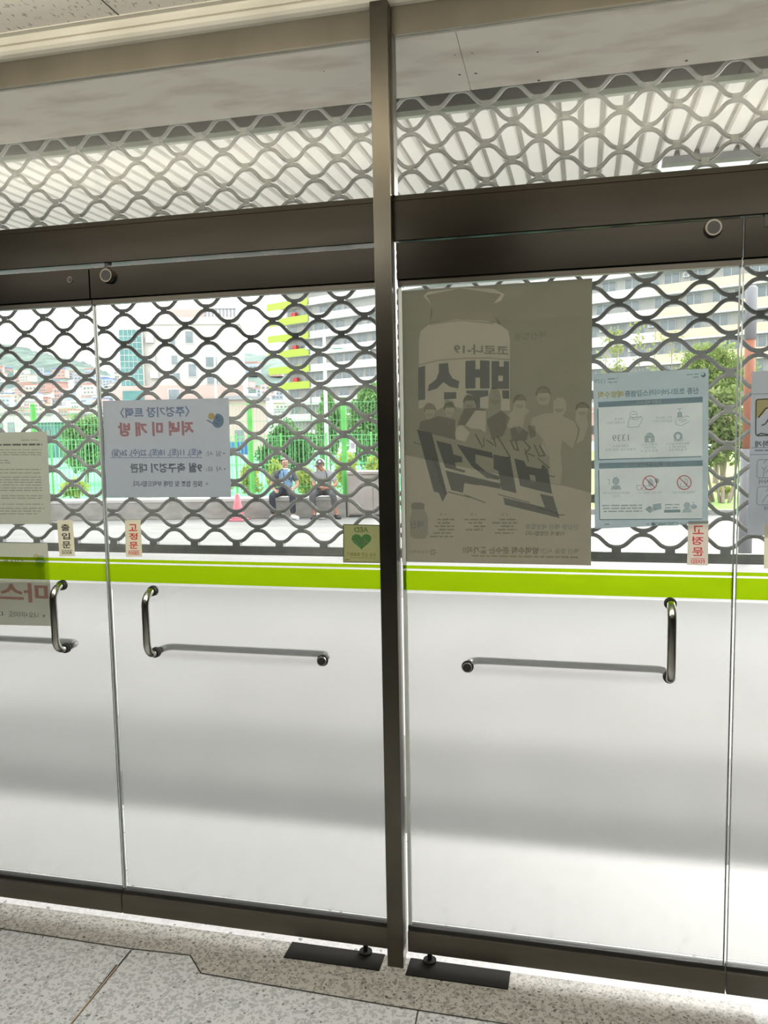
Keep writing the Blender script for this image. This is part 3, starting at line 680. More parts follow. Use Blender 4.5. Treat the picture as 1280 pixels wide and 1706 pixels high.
for (x, y, rx, ry) in ((742, 766, 27, 30), (870, 728, 30, 32), (958, 790, 30, 28), (465, 768, 24, 28), (358, 806, 22, 26), (250, 816, 24, 28), (1085, 806, 27, 28), (608, 742, 30, 34)):
    child_flat(s, 'printed_face_mask', [half(x, y, rx*.85, ry*.75, False)], YW, ink((.90, .90, .90)))
child_flat(s, 'printed_dark_coat', [Z((560, 850), (640, 800), (690, 840), (650, 940), (590, 960)), Z((690, 900), (740, 885), (790, 920), (780, 960), (700, 970)), Z((785, 880), (825, 885), (832, 940), (800, 950))], YW, ink((.70, .71, .72)))
child_flat(s, 'printed_suit', [Z((440, 790), (500, 785), (560, 795), (555, 800), (500, 800), (445, 880), (400, 880), (420, 830)), Z((200, 860), (300, 830), (390, 850), (390, 960), (270, 930), (190, 900))], YW, ink((.70, .71, .72)))
strokes(s, 'printed_outline', [Z((240, 862), (370, 872)), Z((560, 800), (570, 930)), Z((665, 830), (650, 900)), Z((870, 960), (905, 1060))], 1.2, YW, ink((.85, .85, .84)))
# writing on the vial
text(s, 'printed_title', '코로나-19', Z((382, 462))[0], Z((680, 474))[0], 17, YW, TXT, bold=.03)
strokes(s, 'printed_rule', [Z((190, 552), (300, 525), (440, 515), (560, 513), (688, 522))], 2, YW, ink((.78, .78, .77)))
child_flat(s, 'printed_title', [Z((445, 530), (500, 526), (500, 575), (525, 575), (525, 526), (577, 528), (577, 680), (525, 680), (525, 620), (500, 620), (500, 680), (445, 680)),
    Z((588, 530), (630, 530), (630, 560), (655, 560), (655, 530), (684, 532), (684, 682), (588, 682)), Z((625, 610), (650, 610), (650, 640), (625, 640)),
    Z((450, 690), (570, 690), (570, 720), (525, 730), (525, 785), (505, 785), (480, 715), (450, 705)), Z((645, 690), (684, 690), (684, 735), (650, 735)),
    Z((188, 565), (225, 555), (225, 740), (188, 745)),
    Z((300, 545), (350, 540), (355, 590), (375, 625), (412, 640), (405, 680), (360, 670), (325, 645), (290, 680), (240, 695), (245, 660), (285, 630), (300, 590)), Z((328, 700), (395, 700), (395, 735), (328, 740))], YW, BLD)
# faint block of writing on the dark ground
text(s, 'printed_line', '백신접종', Z((712, 400))[0], Z((885, 385))[0], 13, YW, ink((.88, .90, .93)), bold=.02)
# slanted title
child_flat(s, 'printed_title', [
    Z((180, 903), (260, 922), (345, 1255), (320, 1300), (300, 1250), (272, 1243)),
    Z((285, 965), (368, 985), (380, 1040), (425, 1052), (430, 1082), (388, 1085), (395, 1115), (445, 1128), (440, 1140), (335, 1112)),
    Z((335, 1128), (640, 1200), (634, 1228), (440, 1192), (432, 1250), (368, 1235)),
    Z((398, 985), (590, 1030), (598, 1062), (500, 1040), (500, 1085), (560, 1135), (632, 1160), (628, 1180), (560, 1168), (480, 1105)),
    Z((598, 1040), (690, 1058), (725, 1252), (642, 1232), (625, 1130), (600, 1120)),
    Z((712, 1062), (765, 1075), (780, 1105), (858, 1120), (865, 1092), (895, 1120), (920, 1256), (745, 1212)), Z((795, 1150), (826, 1156), (830, 1188), (800, 1180)),
    Z((852, 1255), (924, 1270), (960, 1388), (660, 1315), (652, 1275), (880, 1330))], YW, BLD)
strokes(s, 'printed_speed_line', [Z((622, 1258), (800, 1305)), Z((440, 1260), (555, 1305)), Z((350, 1245), (470, 1275)), Z((440, 1195), (520, 1208)), Z((940, 1368), (988, 1372)), Z((835, 1330), (945, 1360)), Z((160, 975), (200, 985)), Z((895, 1155), (935, 1162))], 1.5, YW, BLD)
strokes(s, 'printed_brush_script', [Z((500, 930), (540, 1005)), Z((545, 950), (545, 1000)), Z((560, 960), (600, 990)), Z((600, 950), (612, 1000)), Z((620, 940), (690, 1055), (660, 1060)), Z((690, 960), (712, 1010)), Z((720, 965), (735, 1020), (712, 1010)), Z((760, 960), (800, 1005), (770, 1035)), Z((785, 1035), (825, 1050)), Z((770, 1010), (790, 1080)), Z((820, 985), (850, 1050)), Z((850, 990), (880, 1045), (850, 1050)), Z((840, 1060), (905, 1115))], 2.0, YW, ink((.55, .56, .58)))
text(s, 'printed_side_word', 'Independent', Z((262, 1250))[0], Z((345, 1250))[0], 8, YW, TXT) if False else None
# vertical word along the first stroke
def text_along(parent, name, body, p0, p1, hpx, Y, mat):
    ob = text(parent, name, body, p0, (p0[0]+math.hypot(p1[0]-p0[0], p1[1]-p0[1]), p0[1]), hpx, Y, mat, True)
    c = parent.location; a = at(*p0, Y)-c; b_ = at(*p1, Y)-c; e0 = at(p0[0]+math.hypot(p1[0]-p0[0], p1[1]-p0[1]), p0[1], Y)-c
    ang = math.atan2((b_-a).z, (b_-a).x)-math.atan2((e0-a).z, (e0-a).x)
    for v in ob.data.vertices:
        dx, dz = v.co.x-a.x, v.co.z-a.z; v.co.x = a.x+dx*math.cos(ang)-dz*math.sin(ang); v.co.z = a.z+dx*math.sin(ang)+dz*math.cos(ang)
text_along(s, 'printed_side_word', 'Independent', Z((272, 1060))[0], Z((335, 1255))[0], 9, YW-.0002, ink((.80, .74, .70)))
# small vial, columns, closing lines
child_flat(s, 'printed_small_vial', [Z((150, 1330), (148, 1312), (165, 1303), (205, 1303), (222, 1312), (220, 1340), (232, 1360), (240, 1385), (240, 1480), (225, 1500), (160, 1500), (143, 1485), (143, 1385), (152, 1355))], YV, ink((.80, .80, .82)))
child_flat(s, 'printed_small_vial_cap', [Z((148, 1312), (165, 1303), (205, 1303), (222, 1312), (220, 1340), (150, 1340))], YW, ink((.86, .86, .86)))
text(s, 'printed_line', '백신', Z((143, 1424))[0], Z((216, 1424))[0], 13, YW, ink((.70, .80, .92)), bold=.03)
for (hx_, rws) in ((318, ((292, 398), (292, 382), (278, 398), (300, 398), (270, 382), (250, 398))), (485, ((440, 570), (460, 552), (490, 570), (445, 552))), (655, ((632, 742), (592, 742), (640, 722), (622, 742), (605, 722)))):
    text(s, 'printed_line', '4 월' if hx_ != 655 else '4 월', Z((hx_-14, 1367))[0], Z((hx_+24, 1367))[0], 5, YW, TXT)
    lines_of_print(s, 'printed_text', [Z((a, 1396+18.5*i), (b_-14, 1396+18.5*i))[0]+Z((a, 1396+18.5*i), (b_-14, 1396+18.5*i))[1] for i, (a, b_) in enumerate(rws)], YW, TXT, 2.2)
text(s, 'printed_line', '건강한 백신 예방접종', Z((772, 1434))[0], Z((1064, 1438))[0], 9, YW, ink((.72, .77, .84)), bold=.03)
text(s, 'printed_line', '이렇게 진행합니다', Z((772, 1471))[0], Z((988, 1474))[0], 7.5, YW, TXT, bold=.03)
text(s, 'printed_line', '방역수칙 준수는 끝까지!!', Z((430, 1562))[0], Z((845, 1566))[0], 12, YW, ink((.62, .60, .62)), bold=.035)
text(s, 'printed_line', '백신 맞을 시간!', Z((855, 1566))[0], Z((1064, 1569))[0], 9, YW, ink((.72, .74, .76)), bold=.02)
lines_of_print(s, 'printed_text', [Z((478, 1594), (1060, 1603))[0]+Z((478, 1594), (1060, 1603))[1]], YW, ink((.76, .73, .62)), 3)
text(s, 'printed_line', '부산광역시', Z((140, 1572))[0], Z((242, 1574))[0], 6, YW, TXT)
em = []
for k_ in range(6):
    a = k_*math.pi/3; cx, cy = 640+268*q, 440+1574*q
    em.append([(cx+1.5*math.cos(a), cy+1.5*math.sin(a)), (cx+5.5*math.cos(a-.15), cy+5.5*math.sin(a-.15)), (cx+5.5*math.cos(a+.35), cy+5.5*math.sin(a+.35)), (cx+2.5*math.cos(a+.6), cy+2.5*math.sin(a+.6))])
child_flat(s, 'printed_emblem', em, YW, TXT)
# --- blue hygiene poster in its sleeve
s = sheet('hygiene_poster', 'blue grey hygiene poster with two white panels in a clear sleeve, right door', 'poster', ((989, 624), (1183, 613.5), (1182, 868), (991, 880)) if False else ((989, 623), (1181, 614), (1180, 872), (991.5, 881)), M['paper_b'], .0082)
sl_ = MB(); quad_px(sl_, ((986, 620), (1186, 611), (1185, 880), (988, 886)), .0095)
for v in sl_.bm.verts: v.co -= s.location
sl_.build('clear_sleeve', M['sleeve'], s)
q2 = 300/1280
def X(*pts): return [(980+x*q2, 600+y*q2) for x, y in pts]
# white panels: printed by leaving paper bare, blue printed around them
INKP = ink((.74, .81, .86)); DK = ink((.34, .42, .45)); LNK = ink((.55, .60, .62)); MID = ink((.62, .69, .72)); 
M['hyg'] = s
s.data.materials[0] = paper('hygiene_poster_paper', (.60, .62, .62), (.93, .95, .94), .7)
outer = [(989.1, 623.1), (1180.9, 614.1), (1179.9, 871.9), (991.6, 880.9)]
pan1 = X((74, 335), (813, 300), (813, 682), (78, 705)); pan2 = X((78, 772), (815, 752), (812, 1128), (83, 1134))
child_flat(s, 'printed_blue_ground', [outer, pan1, pan2], YI, INKP)
child_flat(s, 'printed_bar', [X((72, 298), (815, 260), (815, 300), (74, 336))], YW, ink((.45, .52, .54))); child_flat(s, 'printed_bar', [X((78, 732), (815, 712), (815, 752), (78, 772))], YW, ink((.45, .52, .54)))
strokes(s, 'printed_shadow_line', [X((70, 345), (76, 708), (805, 685)), X((76, 780), (83, 1134), (812, 1128))], 1.6, YW, DK)
text(s, 'printed_heading', '신종 코로나바이러스감염증', X((262, 240))[0], X((790, 216))[0], 11, YW, ink((.50, .56, .58)), bold=.03)
text(s, 'printed_heading', '예방수칙', X((72, 248))[0], X((254, 240))[0], 11.5, YW, ink((.85, .68, .30)), bold=.03)
PALE = pbr('pale_print', (.45, .48, .48), .6)
WHT = paper('reversed_white_letters', (.5, .52, .52), (.8, .8, .8), .5)
text(s, 'printed_line', '감염병 예방 수칙', X((350, 302))[0], X((522, 294))[0], 5.2, YW-.0003, PALE, bold=.02)
text(s, 'printed_line', '중국 유행지역 여행 시 주의사항', X((276, 744))[0], X((598, 738))[0], 5.2, YW-.0003, PALE, bold=.02)
text(s, 'printed_number', '1339', X((48, 150))[0], X((120, 152))[0], 7, YW, LNK); lines_of_print(s, 'printed_text', [X((140, 135), (212, 130))[0]+X((140, 135), (212, 130))[1], X((145, 158), (208, 155))[0]+X((145, 158), (208, 155))[1], X((700, 103), (785, 99))[0]+X((700, 103), (785, 99))[1], X((748, 122), (785, 119))[0]+X((748, 122), (785, 119))[1]], YW, LNK, 1.6)
child_flat(s, 'printed_emblem', [circle(980+820*q2, 600+105*q2, 4, 18), circle(980+815*q2, 600+98*q2, 2.6, 14)], YW, DK)
def tl(body, a, b_, h): text(s, 'printed_text', body, X(a)[0], X(b_)[0], h, YW, LNK, bold=.005)
tl('흐르는 물에 30초', (483, 410), (598, 404), 4.6); tl('꼼꼼하게 손씻기', (466, 436), (598, 430), 4.6)
tl('기침할 때', (192, 421), (262, 417), 4.6); tl('옷소매로 가리기', (134, 448), (262, 441), 4.6)
tl('의료기관 방문 시', (577, 618), (700, 616), 4.2); tl('해외여행력 알리기', (560, 596), (722, 592), 4.2); tl('꼭 알려주세요', (575, 640), (708, 636), 4.2)
tl('선별진료소', (380, 601), (495, 597), 4.2); tl('방문 전 문의', (400, 622), (480, 620), 4.2); tl('증상 의심 시', (378, 646), (498, 642), 4.2)
text(s, 'printed_number', '1339', X((173, 556))[0], X((290, 550))[0], 10.5, YW, ink((.52, .48, .46)))
tl('감염병 의심 시', (178, 612), (290, 609), 4.2); tl('관할보건소 상담 문의', (126, 638), (342, 632), 4.2)
tl('야생동물 접촉하지 않기', (602, 942), (764, 938), 4.2); tl('아픈 사람과 접촉하지 않기', (350, 944), (528, 940), 4.2); tl('발열 증상 있으면 마스크 착용', (106, 946), (296, 942), 4.2); tl('신고 하기', (174, 968), (224, 966), 4)
lines_of_print(s, 'printed_text', [X((98+i*6, 1034+21*i), (385, 1031+21*i))[0]+X((98+i*6, 1034+21*i), (385, 1031+21*i))[1] for i in range(3)]+[X((548, 1028+22*i), (650, 1026+22*i))[0]+X((548, 1028+22*i), (650, 1026+22*i))[1] for i in range(2)], YW, LNK, 2.2)
child_flat(s, 'printed_bar', [X((541, 1064), (657, 1062), (657, 1082), (541, 1084))], YW, DK)
child_flat(s, 'printed_pill', [X((480, 1155), (635, 1152), (642, 1163), (635, 1174), (480, 1177), (472, 1166)), X((484, 1159), (632, 1156), (636, 1163), (632, 1170), (484, 1173), (478, 1166))], YW, DK)
child_flat(s, 'printed_pill', [circle(980+462*q2, 600+1165*q2, 3.2, 14)], YW, DK)
lines_of_print(s, 'printed_text', [X((500, 1166), (612, 1163))[0]+X((500, 1166), (612, 1163))[1], X((414, 1165), (436, 1164))[0]+X((414, 1165), (436, 1164))[1], X((655, 1163), (708, 1161))[0]+X((655, 1163), (708, 1161))[1], X((118, 1167), (152, 1166))[0]+X((118, 1167), (152, 1166))[1]], YW, LNK, 1.8)
def icon(name, segs, w_=1.0, mat=None): strokes(s, name, [X(*g) for g in segs], w_, YW, mat or LNK)
def ringX(cx, cy, r, n=16, ry=None, a0=0, a1=2*math.pi): return [(cx+r*math.cos(a0+(a1-a0)*i/n), cy+(ry or r)*math.sin(a0+(a1-a0)*i/n)) for i in range(n+1)]
icon('printed_icon_tap', [[(636, 348), (668, 344)], [(652, 346), (652, 372)], [(640, 372), (664, 370), (666, 400), (640, 402), (640, 372)], [(622, 420), (625, 455), (660, 468), (722, 436)], [(640, 425), (700, 396), (722, 404)], [(650, 430), (690, 422), (705, 425)], [(660, 440), (700, 432)], [(628, 412), (640, 402)]], 1.0)
child_flat(s, 'printed_icon_tap', [X((638, 372), (666, 370), (672, 405), (634, 408))], YW, MID)
icon('printed_icon_cough', [[(284, 478), (288, 425), (300, 405), (345, 408), (376, 400), (387, 418), (362, 474), (284, 478)], ringX(324, 388, 27, 14, 24), [(296, 405), (300, 420), (345, 425), (376, 402)], [(305, 388), (345, 385)]], 1.0)
icon('printed_icon_person', [ringX(640, 540, 20, 14, 26), [(612, 575), (615, 556), (628, 550)], [(672, 572), (668, 554), (652, 550)], [(612, 575), (672, 572)]], 1.0)
child_flat(s, 'printed_icon_person', [X(*ringX(640, 540, 34, 18, 32)), X(*ringX(640, 545, 16, 14, 20))], YW, MID)
child_flat(s, 'printed_icon_clinic', [X((402, 545), (420, 520), (440, 512), (462, 522), (474, 545), (474, 582), (402, 584)), X((432, 556), (446, 556), (446, 580), (432, 580))], YW, MID)
icon('printed_icon_clinic', [[(402, 548), (474, 545)], [(402, 566), (428, 565)], [(450, 564), (474, 563)], [(402, 584), (474, 582)]], 1)
child_flat(s, 'printed_icon_patient', [X(*ringX(198, 858, 24, 16, 26)), X((162, 922), (170, 895), (198, 888), (228, 893), (238, 920))], YW, MID)
icon('printed_icon_patient', [ringX(198, 862, 20, 14, 24), [(180, 895), (198, 915), (216, 894)], [(138, 848), (150, 845), (152, 880), (146, 884)], [(186, 826), (186, 834)], [(206, 824), (206, 832)]], .9)
child_flat(s, 'printed_icon_animals', [X(*ringX(490, 856, 18, 14)), X((425, 860), (440, 840), (460, 850), (470, 890), (430, 895))], YW, MID)
icon('printed_icon_mask', [[(346, 890), (410, 892), (410, 924), (350, 922), (346, 890)], [(410, 895), (450, 898), (452, 918), (412, 920)]], .9)
child_flat(s, 'printed_icon_mask', [X(*ringX(382, 910, 7, 10))], YW, ink((.75, .32, .30)))
PR = ink((.66, .26, .28))
for cx, cy, r in ((440, 872, 50), (684, 870, 50)):
    child_flat(s, 'printed_ban_sign', [X(*ringX(cx, cy, r+3, 30)), X(*ringX(cx, cy, r-5, 30))], YW-.0002, PR)
    icon('printed_ban_sign', [[(cx-34, cy-34), (cx+34, cy+34)]], 1.8, PR)
icon('printed_icon_bird', [[(660, 880), (655, 900), (690, 900), (705, 880), (690, 875), (690, 850), (698, 840), (708, 856), (706, 880)], [(652, 878), (664, 884)]], 1)
child_flat(s, 'printed_icon_box', [X((460, 1025), (520, 1016), (523, 1060), (466, 1068)), X((408, 1060), (440, 1040), (466, 1062), (440, 1084))], YW, ink((.55, .63, .66)))
icon('printed_icon_box', [[(408, 1060), (440, 1040), (490, 1060), (440, 1084), (408, 1060)], ringX(436, 1048, 12, 10, 8)], .9)
child_flat(s, 'printed_icon_wash', [X((668, 1084), (676, 1060), (705, 1052), (732, 1060), (738, 1082)), X(*ringX(704, 1032, 22, 16, 22)), X(*ringX(752, 1042, 24, 14, 18))], YW, MID)
icon('printed_icon_wash', [ringX(704, 1034, 19, 14, 22), [(740, 1012), (760, 1010)], [(750, 1011), (750, 1026)], [(735, 1050), (770, 1040)]], .9)
# --- hand washing sheet at the right edge
s = sheet('handwashing_sheet', 'pale grey sheet with outlined pictures cut off at the right edge', 'poster', ((1253, 619), (1340, 615), (1334, 895), (1246, 891)), M['paper_w'], .0082)
sl_ = MB(); quad_px(sl_, ((1249, 616), (1343, 611), (1338, 898), (1247, 893)), .0095)
for v in sl_.bm.verts: v.co -= s.location
sl_.build('clear_sleeve', M['sleeve'], s)
child_flat(s, 'printed_picture_ground', [[(1260, 666), (1300, 664), (1300, 690), (1284, 680), (1279, 679), (1272, 690), (1264, 696), (1260, 696)]], YI, ink((.80, .70, .36)))
strokes(s, 'printed_frame', [[(1318, 663), (1262, 665.5), (1260, 668), (1259.5, 723), (1262, 726), (1318, 724)], [(1264, 696), (1270, 688), (1277, 679.5), (1284, 681)], [(1269, 709), (1276, 706), (1282, 696)], [(1262, 725), (1268, 722), (1280, 724)]], 2.0, YW, ink((.25, .24, .20)))
strokes(s, 'printed_rule', [[(1250, 656.5), (1320, 655)], [(1250, 757.5), (1320, 756)], [(1252, 746), (1310, 745)]], 1.2, YW, LNK)
text(s, 'printed_heading', '깨끗하게', (1258.5, 740), (1308, 739), 11, YW, K, bold=.035)
lines_of_print(s, 'printed_text', [(1258, 750.5, 1310, 750)], YW, LNK, 3)
for y0 in (766, 811):
    strokes(s, 'printed_frame', [[(1310, y0-1), (1264, y0), (1262, y0+3), (1261, y0+27), (1264, y0+30), (1310, y0+30)]], 1.1, YW, LNK)
strokes(s, 'printed_hand', [[(1272, 795), (1274, 783), (1270, 778)], [(1274, 783), (1278, 776)], [(1276, 788), (1282, 780)], [(1273, 772), (1277, 766)], [(1270, 838), (1276, 828), (1282, 822)], [(1279, 814), (1277, 820)]], 1.2, YW, LNK)
text(s, 'printed_line', '손가락 사이', (1265, 802.5), (1312, 801.5), 8, YW, K, bold=.01); text(s, 'printed_line', '손바닥', (1273, 847), (1300, 846), 7, YW, K, bold=.01)
# ------------------------------------------------------------------ people
def skin(name, verts, edges, mat, parent, levels=2, root=0):
    """verts: (x,y,z,rx[,ry]) joints; one continuous skinned surface, kept as plain mesh"""
    me = bpy.data.meshes.new(name); me.from_pydata([v[:3] for v in verts], edges, []); me.update()
    t = bpy.data.objects.new('tmp', me); COL.objects.link(t)
    t.modifiers.new('s', 'SKIN'); sub = t.modifiers.new('d', 'SUBSURF'); sub.levels = levels; sub.render_levels = levels
    if not me.skin_vertices: 
        bpy.context.view_layer.objects.active = t
        me.attributes.new('dummy', 'FLOAT', 'POINT')
    sv = me.skin_vertices[0].data
    for i, v in enumerate(verts):
        sv[i].radius = (v[3], v[4] if len(v) > 4 else v[3]); sv[i].use_root = (i == root)
    bpy.context.view_layer.update()
    r = bpy.data.meshes.new_from_object(t.evaluated_get(bpy.context.evaluated_depsgraph_get()))
    bpy.data.objects.remove(t); bpy.data.meshes.remove(me); r.name = name
    for p in r.polygons: p.use_smooth = True
    return r
def skin_obj(name, verts, edges, mat, parent, levels=2): return link_mesh(name, skin(name, verts, edges, mat, parent, levels), mat, parent)
class Sk:
    def __init__(s): s.v = []; s.e = []
    def add(s, p, r, par=None, ry=None):
        s.v.append((p[0], p[1], p[2], r, ry or r)); i = len(s.v)-1
        if par is not None: s.e.append((par, i))
        return i
    def chain(s, pts, par):
        for p in pts: par = s.add(p[:3], p[3], par, p[4] if len(p) > 4 else None)
        return par
def vlerp(a, b_, t): return tuple(a[i]+(b_[i]-a[i])*t for i in range(3))
def add_hand(sk, wrist, wi, d, side, up, curl=.5, s=1.0):
    """palm + four bent fingers + thumb; d = hand direction, side = towards thumb, up = back of hand"""
    d = Vector(d).normalized(); side = Vector(side).normalized(); up = Vector(up).normalized(); w_ = Vector(wrist)
    pm = sk.add(w_+d*.045*s, .024*s, wi, .018*s); pe = sk.add(w_+d*.080*s, .026*s, pm, .015*s)
    for k_, (off, ln) in enumerate(((.027, .066), (.009, .075), (-.009, .070), (-.026, .055))):
        b_ = w_+d*.083*s+side*off*s; a1 = (d-up*curl*.5).normalized(); a2 = (d-up*curl*1.6).normalized()
        i = sk.add(b_, .0088*s, pe); i = sk.add(b_+a1*ln*.5*s, .008*s, i); sk.add(b_+a1*ln*.5*s+a2*ln*.5*s, .0065*s, i)
    b_ = w_+d*.035*s+side*.026*s
    i = sk.add(b_, .011*s, pm); i = sk.add(b_+(d*.5+side*.6-up*.2).normalized()*.034*s, .009*s, i); sk.add(b_+(d*.9+side*.75-up*.5).normalized()*.062*s, .0072*s, i)
def person(name, loc, rz, label, P, mats):
    root = empty(name, loc, label, 'person', rz=rz)
    sk = Sk(); pel = sk.add(P['pelvis'], .112, None, .088)
    sp = sk.add(P['spine'], .13, pel, .10); ch = sk.add(P['chest'], .145, sp, .105); nb_ = sk.add(P['neckb'], .075, ch, .065)
    nk = sk.add(P['neck'], .052, nb_); hc = Vector(P['head']); hd = Vector(P['look']).normalized()
    j = sk.add(hc-Vector((0, 0, .075))+hd*.015, .066, nk, .062); hm = sk.add(hc, .080, j, .086); sk.add(hc+Vector((0, 0, .065))-hd*.01, .066, hm, .074)
    for s_ in ('L', 'R'):
        i = sk.add(P['sh'+s_], .058, ch); i = sk.add(vlerp(P['sh'+s_], P['el'+s_], .5), .048, i); i = sk.add(P['el'+s_], .040, i)
        i = sk.add(vlerp(P['el'+s_], P['wr'+s_], .35), .040, i); wi = sk.add(P['wr'+s_], .027, i)
        add_hand(sk, P['wr'+s_], wi, P['hd'+s_], P['th'+s_], P['hu'+s_], P.get('curl', .5))
        i = sk.add(P['hip'+s_], .092, pel); i = sk.add(vlerp(P['hip'+s_], P['kn'+s_], .5), .078, i); i = sk.add(P['kn'+s_], .058, i)
        i = sk.add(vlerp(P['kn'+s_], P['an'+s_], .35), .055, i); an = sk.add(P['an'+s_], .037, i)
        to = Vector(P['an'+s_])+Vector(P['ft'+s_])*.15; sk.add((to.x, to.y, P['an'+s_][2]-.045), .036, an, .028)
    body = skin(name+'_body', sk.v, sk.e, None, None)
    bm = bmesh.new(); bm.from_mesh(body)
    side = Vector((-hd.y, hd.x, 0))
    def ell(c, r, rot=0):
        res = bmesh.ops.create_uvsphere(bm, u_segments=12, v_segments=8, radius=1)
        a = math.atan2(hd.y, hd.x)
        for v in res['verts']:
            x, y, z = v.co.x*r[0], v.co.y*r[1], v.co.z*r[2]; v.co = Vector((c.x+x*math.cos(a)-y*math.sin(a), c.y+x*math.sin(a)+y*math.cos(a), c.z+z))
    ell(hc+hd*.102-Vector((0, 0, .012)), (.019, .013, .026))            # nose
    for s_ in (1, -1): ell(hc+side*s_*.088-Vector((0, 0, .008)), (.017, .009, .031))   # ears
    ell(hc+hd*.072-Vector((0, 0, .088)), (.030, .034, .024))            # chin
    for f in bm.faces: f.smooth = True
    bm.to_mesh(body); bm.free()
    bo = link_mesh('body', body, mats['skin'], root)
    for s_ in (1, -1):
        MB().sphere(hc+hd*.086+side*s_*.032+Vector((0, 0, .012)), .011, .011, .006, 10, 6).build('eye', M['black'], root)
        MB().sphere(hc+hd*.088+side*s_*.032+Vector((0, 0, .030)), .018, .012, .005, 10, 6).build('eyebrow', mats['brow'], root)
    MB().sphere(hc+hd*.086-Vector((0, 0, .052)), .018, .018, .0055, 10, 6).build('mouth', mats['lip'], root)
    # trousers
    t = Sk(); tp = t.add(P['pelvis'], .158, None, .128); t.add(Vector(P['pelvis']).lerp(Vector(P['spine']), .55), .146, tp, .118)
    for s_ in ('L', 'R'):
        i = t.add(P['hip'+s_], .108, tp); i = t.add(vlerp(P['hip'+s_], P['kn'+s_], .5), .094, i); i = t.add(P['kn'+s_], .075, i)
        i = t.add(vlerp(P['kn'+s_], P['an'+s_], .45), .070, i); t.add(vlerp(P['kn'+s_], P['an'+s_], P['hem']), .064, i)
    skin_obj('trousers', t.v, t.e, mats['trousers'], root)
    # shirt with short sleeves
    t = Sk(); a = t.add(Vector(P['pelvis'])+Vector((0, 0, .06)), .158, None, .128); a2 = t.add(P['spine'], .152, a, .122); c_ = t.add(P['chest'], .164, a2, .122); t.add(Vector(P['neckb'])-Vector((0, 0, .01)), .088, c_, .074)
    for s_ in ('L', 'R'):
        i = t.add(P['sh'+s_], .074, c_); t.add(vlerp(P['sh'+s_], P['el'+s_], .45), .064, i); i = len(t.v)-1; t.add(vlerp(P['sh'+s_], P['el'+s_], .78), .060, i)
    skin_obj('shirt', t.v, t.e, mats['shirt'], root)
    for s_ in ('L', 'R'):
        an = Vector(P['an'+s_]); ft = Vector(P['ft'+s_]).normalized()
        t = Sk(); i = t.add(an+Vector((0, 0, -.015))-ft*.035, .064); i = t.add((an.x+ft.x*.0, an.y+ft.y*.0, .050+P.get('lift'+s_, 0)), .064, i, .055); i = t.add((an.x+ft.x*.10, an.y+ft.y*.10, .044+P.get('lift'+s_, 0)), .062, i, .048); t.add((an.x+ft.x*.215, an.y+ft.y*.215, .036+P.get('lift'+s_, 0)), .050, i, .036)
        sh_ = skin_obj('shoe', t.v, t.e, mats['shoe'+s_] if 'shoe'+s_ in mats else mats['shoe'], root)
        so_ = MB(); 
        so_.tube([(an.x-ft.x*.075, an.y-ft.y*.075, .012+P.get('lift'+s_, 0)), (an.x+ft.x*.06, an.y+ft.y*.06, .012+P.get('lift'+s_, 0)), (an.x+ft.x*.225, an.y+ft.y*.225, .012+P.get('lift'+s_, 0))], [.036, .046, .030], 10, .28)
        so_.build('shoe_sole', mats['sole'], root)
    return root, hc, hd, side
M['skin'] = pbr('tanned_skin', (.30, .175, .12), .6, 0, (.35, .21, .15), 12)
M['skin2'] = pbr('ruddy_skin', (.29, .135, .085), .6, 0, (.33, .165, .105), 12)
M['lip'] = pbr('lips', (.35, .13, .10), .6); M['ghair'] = pbr('grey_hair', (.16, .155, .15), .8, 0, (.26, .255, .25), 60)
M['navy'] = pbr('navy_cotton', (.009, .011, .02), .85, 0, (.014, .018, .03), 15); M['char'] = pbr('charcoal_cotton', (.045, .045, .048), .85, 0, (.075, .075, .078), 12)
M['vest'] = pbr('light_blue_nylon', (.11, .22, .36), .6, 0, (.18, .31, .45), 9); M['dgrey'] = pbr('dark_grey_jersey', (.06, .065, .07), .85)
M['tee'] = pbr('grey_jersey', (.20, .20, .21), .9, 0, (.25, .25, .26), 9); M['white'] = pbr('white_cloth', (.50, .50, .50), .8); M['blk'] = pbr('black_leather', (.02, .02, .022), .4)
# pelvis y=0 sits over the wall edge; the feet are in front (negative y)
SEAT = .63 - .0
base1 = wl(u_of(471, -.12), -.135, G)
P1 = dict(pelvis=(0, .30, .575), spine=(0, .285, .70), chest=(0, .265, .885), neckb=(.0, .255, 1.01), neck=(.005, .245, 1.065), head=(.015, .225, 1.165), look=(.42, -.9, -.05),
    shL=(-.185, .265, .945), elL=(-.285, .20, .70), wrL=(-.175, .0, .60), hdL=(.55, -.75, -.15), thL=(.5, .45, .3), huL=(-.2, -.2, 1),
    shR=(.185, .265, .945), elR=(.275, .21, .70), wrR=(.20, .02, .605), hdR=(-.10, -.75, -.25), thR=(-.8, .1, .1), huR=(.1, -.3, 1),
    hipL=(-.095, .27, .555), knL=(-.205, -.135, .50), anL=(-.20, -.05, .085), ftL=(-.05, -1, 0), hipR=(.095, .27, .555), knR=(.225, -.12, .50), anR=(.225, -.09, .085), ftR=(.62, -.78, 0), hem=.95, curl=.55)
r1, hc, hd, sd = person('sitting_person', base1, WROT*.8, 'grey haired person in blue vest and navy trousers sitting on the low wall', P1,
    dict(skin=M['skin'], brow=M['ghair'], lip=M['lip'], trousers=M['navy'], shirt=M['dgrey'], shoe=M['white'], sole=M['white']))
t = Sk(); a = t.add((0, .29, .60), .168, None, .140); a2 = t.add((0, .285, .70), .166, a, .138); c_ = t.add((0, .222, .895), .215, a2, .165); t.add((0, .222, .985), .125, c_, .10)
for s_ in (-1, 1): t.add((s_*.125, .228, .965), .105, c_, .112)
skin_obj('vest', t.v, t.e, M['vest'], r1)
